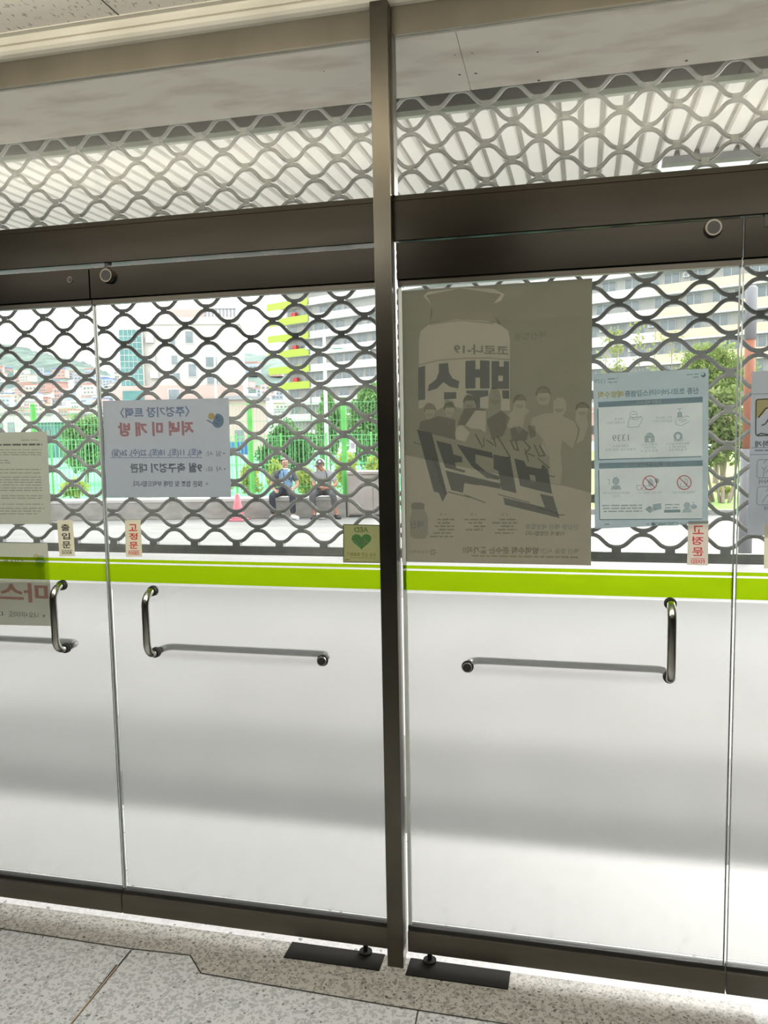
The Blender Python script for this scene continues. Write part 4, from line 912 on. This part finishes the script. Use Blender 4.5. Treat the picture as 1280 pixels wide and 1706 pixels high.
MB().tube([(.0, .135, .99), (.0, .128, .88), (.005, .128, .72), (.005, .140, .60)], .007, 6).build('vest_zip', M['navy'], r1)
for s_ in (-1, 1): MB().tube([(s_*.07, .17, 1.01), (s_*.115, .128, .93), (s_*.125, .125, .80)], .016, 8).build('vest_strap', M['navy'], r1)
hb = MB(); hb.sphere(hc+Vector((0, 0, .020))-hd*.024, .0868, .0885, .094, 24, 18)
bmesh.ops.delete(hb.bm, geom=[v for v in hb.bm.verts if v.co.z < hc.z+.062 and (v.co-hc).dot(hd) > -.018 or v.co.z < hc.z-.06], context='VERTS')
hb.build('hair', M['ghair'], r1, smooth=True)
mk = MB(); mk.sphere(hc+hd*.052-Vector((0, 0, .128)), .056, .058, .024, 14, 9); mk.build('lowered_face_mask', M['white'], r1, smooth=True)
for s_ in (-1, 1): MB().tube([hc+hd*.05+sd*s_*.05-Vector((0, 0, .12)), hc+sd*s_*.092-Vector((0, 0, .03))], .003, 5).build('mask_strap', M['white'], r1)
base2 = wl(u_of(539, -.12), -.135, G)
P2 = dict(pelvis=(-.02, .30, .575), spine=(-.02, .27, .69), chest=(-.03, .225, .86), neckb=(-.04, .195, .985), neck=(-.05, .18, 1.03), head=(-.085, .15, 1.12), look=(-.70, -.62, -.28),
    shL=(-.215, .215, .925), elL=(-.235, .11, .69), wrL=(.0, -.03, .645), hdL=(.95, -.2, -.1), thL=(.1, -.6, .6), huL=(-.1, -.7, .7),
    shR=(.15, .24, .915), elR=(.24, .15, .69), wrR=(.10, -.05, .64), hdR=(-.9, -.35, -.1), thR=(-.1, -.4, .8), huR=(.2, -.8, .5),
    hipL=(-.115, .27, .555), knL=(-.23, -.10, .50), anL=(-.19, -.08, .085), ftL=(-.05, -1, 0), hipR=(.075, .27, .555), knR=(.215, -.14, .52), anR=(.27, -.07, .085), ftR=(.45, -.9, 0), hem=.70, curl=.8)
r2, hc, hd, sd = person('sitting_person', base2, WROT*.8, 'person in black and white cap and grey shirt sitting on the wall, head turned', P2,
    dict(skin=M['skin2'], brow=M['black'], lip=M['lip'], trousers=M['char'], shirt=M['tee'], shoe=M['blk'], sole=M['black']))
cb = MB(); cb.sphere(hc+Vector((0, 0, .030)), .098, .100, .088, 22, 14)
bmesh.ops.delete(cb.bm, geom=[v for v in cb.bm.verts if v.co.z < hc.z+.022], context='VERTS'); cap = cb.build('cap', M['blk'], r2, smooth=True)
cw = MB(); cw.sphere(hc+Vector((0, 0, .030))-hd*.004, .1005, .1025, .0905, 22, 14)
bmesh.ops.delete(cw.bm, geom=[v for v in cw.bm.verts if v.co.z < hc.z+.024 or (v.co-hc).dot(hd) > -.028], context='VERTS'); cw.build('white_cap_panel', M['white'], cap, smooth=True)
bl = MB(); n = 12
fr_ = [hc+Vector((0, 0, .03))+(hd*math.cos(a)+sd*math.sin(a))*.097 for a in [math.pi*(-.42+.84*i/n) for i in range(n+1)]]
ou_ = [hc+Vector((0, 0, .012))+(hd*(math.cos(a)*.165+.01)+sd*math.sin(a)*.095) for a in [math.pi*(-.42+.84*i/n) for i in range(n+1)]]
for i in range(n):
    bl.poly([fr_[i], fr_[i+1], ou_[i+1], ou_[i]]); up_ = Vector((0, 0, .006)); bl.poly([fr_[i]+up_, ou_[i]+up_, ou_[i+1]+up_, fr_[i+1]+up_]); bl.poly([ou_[i], ou_[i+1], ou_[i+1]+up_, ou_[i]+up_])
bl.build('cap_brim', M['blk'], cap)
MB().sphere(hc+hd*.055+sd*.072+Vector((0, 0, .075)), .026, .026, .022, 12, 8).build('cap_badge', M['white'], cap)
hb = MB(); hb.sphere(hc+Vector((0, 0, .0))-hd*.012, .090, .094, .085, 18, 12)
bmesh.ops.delete(hb.bm, geom=[v for v in hb.bm.verts if (v.co-hc).dot(hd) > -.02 or v.co.z < hc.z-.055 or v.co.z > hc.z+.04], context='VERTS'); hb.build('hair', M['ghair'], r2, smooth=True)
MB().tube([(.03, .10, 1.0), (.055, .09, .92), (.06, .095, .82), (.03, .13, .70)], .010, 8).build('shoulder_strap', M['blk'], r2)
bg_ = wl(u_of(534, -.4), -.40, G); sh_ = MB().sphere((0, 0, .09), .10, .08, .09, 16, 10)
for v in sh_.bm.verts: v.co += Vector((rnd.uniform(-.012, .012), rnd.uniform(-.012, .012), rnd.uniform(-.012, .018) if v.co.z > .04 else 0))
bgo = sh_.build('crumpled_bag', M['white'], None); bgo.location = (bg_.x, bg_.y, G); tag(bgo, 'small white crumpled bag on the ground at the capped person\'s feet', 'bag')

# ------------------------------------------------------------------ trees and shrubs
def leafmat(name, a, b_):
    mt, n, out = newmat(name); rp, nz = noise_mix(n, a, b_, 3.0, 3, .3, .7)
    d = N(n, 'ShaderNodeBsdfDiffuse'); t = N(n, 'ShaderNodeBsdfTranslucent'); mx = N(n, 'ShaderNodeMixShader'); mx.inputs[0].default_value = .35
    n.links.new(rp.outputs[0], d.inputs[0]); n.links.new(rp.outputs[0], t.inputs[0]); n.links.new(d.outputs[0], mx.inputs[1]); n.links.new(t.outputs[0], mx.inputs[2]); n.links.new(mx.outputs[0], out.inputs[0]); return mt
M['leaf'] = leafmat('green_leaves', (.10, .20, .07), (.21, .34, .13)); M['leafy'] = leafmat('yellow_green_leaves', (.24, .32, .06), (.44, .44, .11)); M['leafd'] = leafmat('deep_green_leaves', (.06, .135, .045), (.125, .235, .085))
M['bark'] = pbr('bark', (.16, .12, .09), .9, 0, (.26, .21, .17), 12, (1, 1, .2))
def plant(name, label, cat, loc, blobs, leaf, n, size, trunks, group=None, mat_t=None):
    """blobs: (dx,dy,dz,rx,ry,rz) leafy masses; trunks: lists of points + radius"""
    root = empty(name, loc, label, cat, group); r = random.Random(hash(label) % 1000 if False else int(abs(loc[0])*97+abs(loc[1])*31))
    mb = MB(); vol = sum(b_[3]*b_[4]*b_[5] for b_ in blobs)
    for b_ in blobs:
        for i in range(int(n*b_[3]*b_[4]*b_[5]/vol)):
            u = Vector((r.gauss(0, 1), r.gauss(0, 1), r.gauss(0, 1))).normalized()*(r.random()**.45)
            c = Vector((b_[0]+u.x*b_[3], b_[1]+u.y*b_[4], b_[2]+u.z*b_[5])); s_ = size*r.uniform(.6, 1.3)
            a = Vector((r.gauss(0, 1), r.gauss(0, 1), r.gauss(0, 1))).normalized(); b2 = a.cross(Vector((r.gauss(0, 1), r.gauss(0, 1), r.gauss(0, 1)))).normalized()
            mb.poly([c-a*s_, c+b2*s_*.45, c+a*s_, c-b2*s_*.45])
    if trunks:
        for tr in trunks: MB().tube([p[:3] for p in tr], [p[3] for p in tr], 7).build('trunk' if len(trunks) == 1 else 'stem', mat_t or M['bark'], root)
    mb.build('foliage', leaf, root); return root
def col_at(px, Y): p = at(px, 720, Y); return p.x
def tree_px(name, label, cat, px0, px1, ptop, pbot, Y, leaf, n, size, group=None, blobs=5, ground=G):
    x0, x1 = col_at(px0, Y), col_at(px1, Y); zt = at((px0+px1)/2, ptop, Y).z; zb = max(ground+.15, at((px0+px1)/2, pbot, Y).z)
    W = (x1-x0)/2; Hh = (zt-zb)/2; r = random.Random(int(px0*7+px1)); bl_ = []
    for i in range(blobs):
        a = r.uniform(-.55, .55); f = r.uniform(-.5, .5); bl_.append((a*W, r.uniform(-.3, .3)*W, zb-ground+Hh*(1+f), W*r.uniform(.42, .6), W*.5, Hh*r.uniform(.38, .5)))
    bl_.append((0, 0, zb-ground+Hh*.9, W*.75, W*.6, Hh*.8)); bl_.append((r.uniform(-.2, .2)*W, 0, zb-ground+Hh*1.5, W*.4, W*.4, Hh*.45))
    return plant(name, label, cat, ((x0+x1)/2, Y, ground), bl_, leaf, n, size, [[(0, 0, 0, .09), (.05, 0, (zb-ground)*.6+.2, .07), (0, 0, zb-ground+Hh, .03)]], group)
tree_px('garden_tree', 'tall green tree behind the fence just left of the steel post', 'tree', 560, 668, 625, 800, 27, M['leaf'], 6760, 0.100)
tree_px('garden_tree', 'slim pointed green tree beside the white lamp pole', 'tree', 520, 572, 636, 790, 29, M['leaf'], 3900, 0.100)
tree_px('garden_tree', 'dark green bushy tree behind the two sitting people', 'tree', 425, 528, 690, 800, 25, M['leafd'], 6240, 0.085)
tree_px('garden_tree', 'green tree left of the stadium notice, behind the fence', 'tree', 92, 188, 682, 800, 26, M['leaf'], 6240, 0.090)
tree_px('garden_tree', 'green tree mostly hidden behind the stadium notice', 'tree', 190, 330, 690, 800, 27, M['leaf'], 5200, 0.100)
tree_px('garden_tree', 'dark green tree behind the steel post and the campaign poster', 'tree', 660, 900, 600, 800, 30, M['leafd'], 6760, 0.120)
for i, (a, b_, t_, bt, Y, lb) in enumerate(((436, 482, 762, 832, 17.2, 'yellow flowering shrub behind the grey haired person'), (488, 530, 770, 832, 17.0, 'yellow green shrub between the two sitting people'), (392, 434, 768, 832, 17.3, 'yellow green shrub right of the stadium notice'),
        (548, 600, 742, 832, 17.6, 'yellow green shrub right of the capped person'), (598, 640, 755, 832, 17.4, 'yellow green shrub above the steel cabinet'), (92, 150, 795, 836, 17, 'low yellow green shrub above the left door label'), (330, 392, 790, 836, 17.1, 'yellow green shrub behind the stadium notice'))):
    tree_px('flowering_shrub', lb, 'shrub', a, b_, t_, bt, Y, M['leafy'], 700, .07, 'flowering shrubs behind the fence', 4)
# right hand lawn: bush with many stems, saplings
bx = col_at(1205, 17.5); r = random.Random(5)
stems = []
for i in range(11):
    a = r.uniform(-.7, .5); stems.append([(a*.4, r.uniform(-.2, .2), 0, .035), (a*.75, 0, .5, .03), (a*1.2+r.uniform(-.1, .1), 0, 1.3, .018)])
plant('multi_stem_bush', 'large olive green bush with many bare stems right of the blue poster', 'bush', (bx, 17.5, G+.04), [(-1.2, 0, 1.7, .8, .7, .6), (-.2, 0, 1.9, .8, .6, .7), (.25, .1, 1.35, .5, .5, .5), (-.6, .1, 2.2, .6, .5, .4), (-.3, 0, 1.05, .5, .5, .25), (.1, 0, 2.35, .35, .3, .3)],
      leafmat('olive_leaves', (.11, .155, .05), (.24, .29, .12)), 4200, .085, stems)
for i, (px, top) in enumerate(((1005, 560), (1030, 545), (1063, 530), (1088, 548), (1122, 552))):
    Y = 19+i*.4; zt = at(px, top, Y).z-G; x = col_at(px, Y)
    bl_ = [(r.uniform(-.12, .12), 0, zt*f, .22, .2, .22) for f in (.55, .66, .76, .86, .95)]
    plant('young_sapling', ('thin young sapling nearest the big campaign poster', 'bushy young sapling, second from the campaign poster', 'tallest thin sapling above the blue poster', 'thin sapling right of the tallest one above the blue poster', 'rightmost thin sapling above the blue poster')[i], 'sapling', (x, Y, G+.04), bl_, leafmat('sapling_leaves', (.17, .21, .06), (.31, .32, .14)), (140, 420, 170, 110, 120)[i], .055,
          [[(0, 0, 0, .018), (r.uniform(-.05, .05), 0, zt*.5, .014), (r.uniform(-.08, .08), 0, zt, .006)]], 'saplings on the lawn')
tree_px('garden_tree', 'bright green bush against the flats above the blue poster', 'tree', 1128, 1262, 560, 700, 24, leafmat('pale_olive_leaves', (.13, .19, .05), (.26, .32, .11)), 6760, 0.060, ground=G+.04)
tree_px('garden_tree', 'green bush behind the red post at right edge', 'tree', 1250, 1330, 588, 760, 23, M['leaf'], 3900, 0.060, ground=G+.04)
tree_px('lawn_shrub', 'low bright shrub on the lawn beneath the bare stems', 'shrub', 1185, 1235, 812, 856, 18.6, M['leafy'], 500, .06, ground=G+.04)

# ------------------------------------------------------------------ lamp posts
M['white_p'] = pbr('white_painted_steel', (.42, .42, .42), .5)
def lamp(px, ptop, Y, heads, lab, rad):
    p = at(px, ptop, Y); h = p.z-G; e = empty('lamp_post', (p.x, Y, G), lab, 'lamp post')
    MB().tube([(0, 0, 0), (0, 0, h*.3), (0, 0, h)], [rad, rad*.8, rad*.55], 10).build('pole', M['white_p'], e)
    for dx, dz in heads:
        MB().tube([(0, 0, h+dz-.1), (dx*.6, 0, h+dz+.02), (dx, 0, h+dz)], rad*.4, 6).build('arm', M['white_p'], e)
        MB().box(dx-.28 if dx < 0 else dx-.05, dx+.05 if dx < 0 else dx+.28, -.12, .12, h+dz-.05, h+dz+.06).build('lamp_head', M['white_p'], e, bevel=.02)
lamp(540, 556, 22, ((-.30, -.42), (.30, -.42)), 'white lamp post with twin heads behind the two sitting people', .09)
lamp(357, 578, 55, ((-.5, -.2), (.5, -.25)), 'grey white lamp post in front of the teal glazed building', .13)
# small blue banner + far small shed roofs inside the court
bc = at(393, 747, 24); e = empty('blue_banner', (bc.x, 24, G), 'blue banner board on two legs right of the stadium notice', 'banner')
M['blue'] = pbr('blue_banner_vinyl', (.02, .09, .30), .6); dz = bc.z-G
box('panel', M['blue'], -.45, .45, -.02, .02, dz-.22, dz+.22, e); box('leg', M['white_p'], -.42, -.37, -.02, .02, 0, dz-.22, e); box('leg', M['white_p'], .37, .42, -.02, .02, 0, dz-.22, e)

# ------------------------------------------------------------------ apartment slab at the right
M['apw'] = pbr('white_apartment_paint', (.40, .40, .39), .8, 0, (.44, .44, .43), .3); M['apb'] = pbr('beige_apartment_paint', (.38, .325, .235), .8, 0, (.41, .35, .26), .3)
M['apl'] = pbr('lime_apartment_paint', (.25, .36, .035), .8); M['apr'] = pbr('recess_wall', (.30, .30, .285), .85, 0, (.34, .34, .325), .4); M['app'] = pbr('pink_base_render', (.34, .23, .19), .85)
M['win'] = pbr('window_glass_far', (.10, .125, .135), .15, 0, (.15, .18, .19), .8); M['wfr'] = pbr('white_window_frame', (.42, .42, .42), .5); M['red'] = pbr('red_awning', (.36, .03, .025), .7)
AB = math.radians(27); D0 = 104
ac = CAM+ray(1100, 711)*D0; ax = Vector((math.cos(AB), -math.sin(AB), 0)); an_ = Vector((math.sin(AB), math.cos(AB), 0))
ap = empty('apartment_block', (ac.x, ac.y, -2), 'long white and beige apartment slab with lime green end balconies', 'building', rz=-AB)
def ua(px):
    d = ray(px, 650); den = d.x*ax.y-d.y*ax.x; t = ((ac.x-CAM.x)*ax.y-(ac.y-CAM.y)*ax.x)/den; return (CAM+d*t-ac).dot(ax)
U0, UL, UB, U1 = ua(472), ua(519), ua(1085), ua(1335); UE = ua(452)
FHT = 2.85; nfl = 11
box('recess_wall', M['apr'], U0, U1, 1.3, 12, 0, 36, ap)
box('base_storey', M['app'], ua(700), U1, -.2, 1.4, 0, 6.2, ap)
def zf(k): return 1.6+2.85*(k+.12)+2
for k in range(0, nfl):
    z1 = zf(k); z0 = z1-1.25
    box('balcony_parapet', M['apw'], UL, ua(1090), -.1, .1, z0, z1, ap)
    box('balcony_parapet', M['apb'], ua(1090), U1, -.12, .1, z0, z1, ap)
    box('balcony_parapet', M['apl'] if k >= 3 else M['apw'], UE if k >= 3 else U0+1, UL, -.5, -.3, z0, z1, ap)
    box('floor_slab', M['apw'], U0, U1, -.3, 1.35, z0-.05, z0+.12, ap)
wme = None; cnt = 0; r = random.Random(3)
for k in range(1, 9):
    u = U0+1.5
    while u < U1-3 and cnt < 98:
        pxu = None; cc = ac+ax*u; dd = cc-CAM; 
        sx = 640+FPX*dd.dot(RIGHT)/dd.dot(FWD)
        if (sx < 660 or 975 < sx < 1300):
            if wme is None:
                mb = MB().box(-1.0, 1.0, -.04, .04, 0, 1.45); wf = mb.build('window', M['wfr'], ap); wme = wf.data
                pn = MB().box(-.93, -.05, -.06, .0, .07, 1.38).box(.05, .93, -.06, .0, .07, 1.38).build('pane', M['win'], wf); pme = pn.data
            else:
                wf = link_mesh('window', wme, None, ap) if False else bpy.data.objects.new('window', wme)
                if wf.name not in COL.objects: COL.objects.link(wf)
                wf.parent = ap; pn = bpy.data.objects.new('pane', pme); COL.objects.link(pn); pn.parent = wf
            wf.location = (u, 1.25, zf(k)+.05); cnt += 1
            if r.random() < .25 and 960 < sx:
                a = MB().box(-.4, .4, -.35, 0, 0, .6).build('air_conditioner', M['wfr'], ap); a.location = (u+1.9, 1.2, zf(k)+.7)
                f_ = MB().tube([(0, -.36, .3), (0, -.40, .3)], .22, 14).build('fan_grille', M['win'], a)
        u += r.choice((2.6, 3.2, 4.0))
for k in (3, 5, 7):
    box('red_awning', M['red'], ua(487), ua(494), .2, .8, zf(k)+.02, zf(k)+.8, ap)
box('low_wing', M['apw'], U0-3.2, U0+.5, 4, 12, 0, zf(3)+.3, ap)

# ------------------------------------------------------------------ teal glazed building at the left
D1 = 150
M['tw'] = pbr('off_white_render', (.40, .38, .355), .8, 0, (.43, .41, .385), .2); M['tp'] = pbr('pinkish_render', (.36, .27, .245), .8, 0, (.39, .30, .27), .3); M['teal'] = pbr('teal_curtain_glass', (.03, .125, .12), .2, 0, (.065, .19, .18), .5)
c1 = CAM+ray(243, 640)*D1; BA = math.radians(20)      # white face recedes to the right
bx_ = Vector((math.cos(BA), math.sin(BA), 0)); tb_ = empty('teal_glazed_building', (c1.x, c1.y, 0), 'off white building with teal glass stair tower and pinkish roof house', 'building', rz=BA)
def ub(px):
    d = ray(px, 600); den = d.x*bx_.y-d.y*bx_.x; t = ((c1.x-CAM.x)*bx_.y-(c1.y-CAM.y)*bx_.x)/den; return (CAM+d*t-c1).dot(bx_)
def zb_(px, py, u=None):
    d = ray(px, py); den = d.x*bx_.y-d.y*bx_.x; t = ((c1.x-CAM.x)*bx_.y-(c1.y-CAM.y)*bx_.x)/den; return (CAM+d*t).z
zr = zb_(243, 541); zp = zb_(300, 643); zt_ = zb_(222, 551)
UR = ub(400)
box('main_block', M['tw'], 0, UR, 0, 16, 0, zr, tb_)
box('parapet_wall', M['tw'], ub(200), UR+.2, -.3, 16, zr, zr+1.3, tb_)
box('stair_tower', M['tw'], ub(201), 0, -1.0, 14, 0, zr, tb_)
tq = box('curtain_wall', M['teal'], ub(203), -.3, -1.25, -1.0, zb_(222, 645), zt_, tb_)
mm = MB()
for i in range(1, 5): x = ub(203)+(-.3-ub(203))*i/5; mm.box(x-.03, x+.03, -1.32, -1.2, zb_(222, 645), zt_)
for i in range(1, 9): z = zb_(222, 645)+(zt_-zb_(222, 645))*i/9; mm.box(ub(203), -.3, -1.32, -1.2, z-.04, z+.04)
mm.build('mullion_grid', M['wfr'], tq)
box('base_band', M['tp'], ub(188), UR+.5, -1.6, 16, 0, zp, tb_)
box('base_window', M['teal'], ub(205), ub(240), -1.75, -1.55, zb_(222, 672), zb_(222, 652), tb_)
box('roof_house', M['tp'], ub(283), ub(342), 2, 9, zb_(300, 549), zb_(300, 512), tb_)
box('roof_house_base', M['tw'], ub(255), ub(345), 1.5, 10, zr, zb_(300, 534), tb_)
for px, py, wd, hg in ((317, 562, 1.1, 1.5), (320, 617, 1.1, 1.6), (291, 600, .9, 1.2), (352, 603, 1.5, 1.3), (353, 632, 1.5, 1.2), (289, 571, .8, .9), (293, 627, 1.0, .9), (290, 658, 1.5, 1.3)):
    z = zb_(px, py); u = ub(px); yy = -1.6 if py > 645 else 0
    wd *= .75; hg *= .8; f_ = box('window', M['wfr'], u-wd, u+wd, yy-.15, yy+.02, z-hg, z+hg, tb_); box('pane', M['win'], u-wd+.15, u+wd-.15, yy-.2, yy-.1, z-hg+.15, z+hg-.15, f_)
gw = box('window_band', M['win'], ub(264), ub(295), 1.35, 1.5, zb_(280, 545), zb_(280, 535), tb_)
pr_ = MB(); 
for px in range(345, 396, 6): u = ub(px); pr_.box(u-.25, u+.25, .2, .5, zr+1.3, zr+2.9)
pr_.box(ub(344), ub(397), .2, .4, zr+2.7, zr+3.0); pr_.build('roof_railing', M['greyp'], tb_)
for px, py in ((252, 566), (253, 598), (257, 625)):
    z = zb_(px, py); u = ub(px); a = box('air_conditioner', M['wfr'], u-.7, u+.7, -.8, 0, z-.6, z+.6, tb_)
# beige shed beside it, behind the fence
x0 = col_at(378, 70); x1 = col_at(412, 70); zt = at(395, 664, 70).z
sdh = empty('beige_shed', ((x0+x1)/2, 70, G-.1), 'beige low building with flat roof between the teal building and the flats', 'building')
box('walls', M['tp'], -(x1-x0)/2, (x1-x0)/2, 0, 5, 0, zt-G, sdh); box('flat_roof', M['greyp'], -(x1-x0)/2-.3, (x1-x0)/2+.3, -.4, 5.3, zt-G, zt-G+.35, sdh); box('doorway', M['win'], -.2, .7, -.05, .02, 0, 2.2, sdh)

# ------------------------------------------------------------------ hill with the hillside town
def hill(name, ridge, Y, depth, mat, seed):
    r = random.Random(seed); mb = MB(); nx = len(ridge)-1; rows = 12; cols = nx*14
    g_ = []
    for j in range(rows+1):
        f = j/rows; line = []
        for i in range(cols+1):
            t = i/cols*nx; a = int(min(t, nx-1e-6)); ft = t-a
            px = ridge[a][0]+(ridge[a+1][0]-ridge[a][0])*ft; py = ridge[a][1]+(ridge[a+1][1]-ridge[a][1])*ft
            p = at(px, py, Y); z = -1+(p.z+1)*math.sin(f*math.pi/2)
            if j > rows*.5: z += r.uniform(0, 1)*Y*.008*f
            line.append(mb.bm.verts.new((p.x, Y-depth*(1-f), z)))
        g_.append(line)
    for i in range(cols+1): pass
    back = [mb.bm.verts.new((v.co.x, Y+depth*.6, -1)) for v in g_[-1]]; g_.append(back)
    for j in range(rows+1):
        for i in range(cols): mb.bm.faces.new((g_[j][i], g_[j][i+1], g_[j+1][i+1], g_[j+1][i]))
    return mb.build(name, mat)
M['wood'] = pbr('hazy_woodland', (.085, .125, .115), .95, 0, (.125, .17, .145), .06); M['wood2'] = pbr('far_hazy_woodland', (.30, .42, .40), .95, 0, (.36, .48, .46), .05)
RID = [(-260, 560), (-120, 570), (0, 583), (25, 583), (48, 588), (75, 596), (110, 606), (140, 610), (160, 618), (200, 640), (300, 632), (400, 606), (440, 598), (520, 605), (640, 640), (760, 650), (1100, 660)]
h1 = hill('wooded_hill', RID, 420, 150, M['wood'], 4); h1['kind'] = 'structure'
TOWN = [('cream', (0.418, 0.383, 0.325)), ('white', (0.441, 0.435, 0.429)), ('salmon', (0.383, 0.244, 0.209)), ('pale_blue', (0.290, 0.336, 0.383)), ('pink', (0.406, 0.302, 0.290)), ('grey', (0.302, 0.307, 0.319))]
ROOF = [('red', (0.319, 0.151, 0.128)), ('blue', (0.128, 0.186, 0.336)), ('green', (0.162, 0.278, 0.220)), ('grey', (0.244, 0.244, 0.249)), ('rust', (0.336, 0.209, 0.151))]
kinds = []
r = random.Random(21)
for wi, (wn, wc) in enumerate(TOWN):
    kinds.append((wn, pbr('house_wall_'+wn, wc, .85)))
roofs = [(rn, pbr('house_roof_'+rn, rc, .8)) for rn, rc in ROOF]
wallm = MB().box(-.5, .5, -.5, .5, 0, 1).build('walls', kinds[0][1]); roofm = MB().box(-.54, .54, -.54, .54, 1, 1.12).build('roof', roofs[0][1]); winm = MB()
for xx in (-.3, 0, .3):
    for z in (.25, .65): winm.box(xx-.09, xx+.09, -.52, -.49, z-.08, z+.1)
winm = winm.build('windows', M['win'])
WM, RM, NM = wallm.data, roofm.data, winm.data
for t_ in (wallm, roofm, winm): bpy.data.objects.remove(t_)
wms = []
for wn, mt in kinds:
    c = WM.copy(); c.materials.clear(); c.materials.append(mt); wms.append((wn, c))
rms = []
for rn, mt in roofs:
    c = RM.copy(); c.materials.clear(); c.materials.append(mt); rms.append((rn, c))
PLACED = []
def house(px, py, Y, wd, hg):
    p = at(px, py, Y)
    if any((p.x-q_[0])**2+(Y-q_[1])**2 < ((wd+q_[2])*.80)**2 for q_ in PLACED): return
    PLACED.append((p.x, Y, wd)); wn, wm = r.choice(wms); rn, rm_ = r.choice(rms)
    e = empty('hillside_house', (p.x, Y, p.z), '%s hillside house with a %s roof among the houses below the wooded hill' % (wn.replace('_', ' '), rn), 'house', '%s houses with %s roofs on the hillside' % (wn.replace('_', ' '), rn), rz=r.uniform(-.6, .6))
    for nm, me in (('walls', wm), ('roof', rm_), ('windows', NM)):
        ob = bpy.data.objects.new(nm, me); COL.objects.link(ob); ob.parent = e; ob.scale = (wd, wd*.8, hg)
for band, (py0, py1, Y) in enumerate(((622, 640, 345), (636, 660, 310), (655, 682, 275), (676, 704, 235))):
    for i in range(150):
        px = r.uniform(-30, 215) if r.random() < .72 else r.uniform(392, 470)
        house(px, r.uniform(py0, py1)+(4 if px > 300 else 0)+(10 if 120 < px < 300 and band == 0 else 0), Y+r.uniform(-2, 18), r.uniform(3.2, 5.8)*Y/300, r.uniform(2.0, 4.8)*Y/300)
# ground terraces that carry the houses
for i, (Y, py) in enumerate(((365, 640), (328, 656), (292, 676), (252, 702))):
    mb = MB(); n = 40; top = []; bot = []; bk = []
    for k_ in range(n+1):
        px = -300+k_*900/n; p = at(px, py, Y-14); top.append(mb.bm.verts.new((p.x, Y-22, p.z-6))); bot.append(mb.bm.verts.new((p.x, Y-30, -1))); bk.append(mb.bm.verts.new((p.x, Y+24, p.z+6)))
    for k_ in range(n):
        mb.bm.faces.new((bot[k_], bot[k_+1], top[k_+1], top[k_])); mb.bm.faces.new((top[k_], top[k_+1], bk[k_+1], bk[k_]))
    mb.build('floor_terrace', M['town'])['kind'] = 'structure'
# nearer small buildings seen between the fence wires at the left
for i, (px0, px1, pt, Y, wc, rc, lb) in enumerate(((-20, 40, 690, 90, 'tw', 'greyp', 'pale yellow low building behind the fence at the far left'), (62, 92, 702, 60, 'teal', 'tw', 'small teal building behind the left fence post'), (100, 118, 690, 110, 'tp', 'greyp', 'small brick pink building right of the left fence post'))):
    x0, x1 = col_at(px0, Y), col_at(px1, Y); zt = at((px0+px1)/2, pt, Y).z; hgt = zt-G
    e = empty('low_building', ((x0+x1)/2, Y, G-.1), lb, 'building'); W = (x1-x0)/2
    box('walls', M[wc], -W, W, 0, 6, 0, hgt, e); box('roof', M[rc], -W-.2, W+.2, -.3, 6.2, hgt, hgt+.3, e)
    for k_ in (-.5, .15): box('window', M['win'], W*k_, W*k_+W*.35, -.08, .02, hgt*.5, hgt*.8, e)
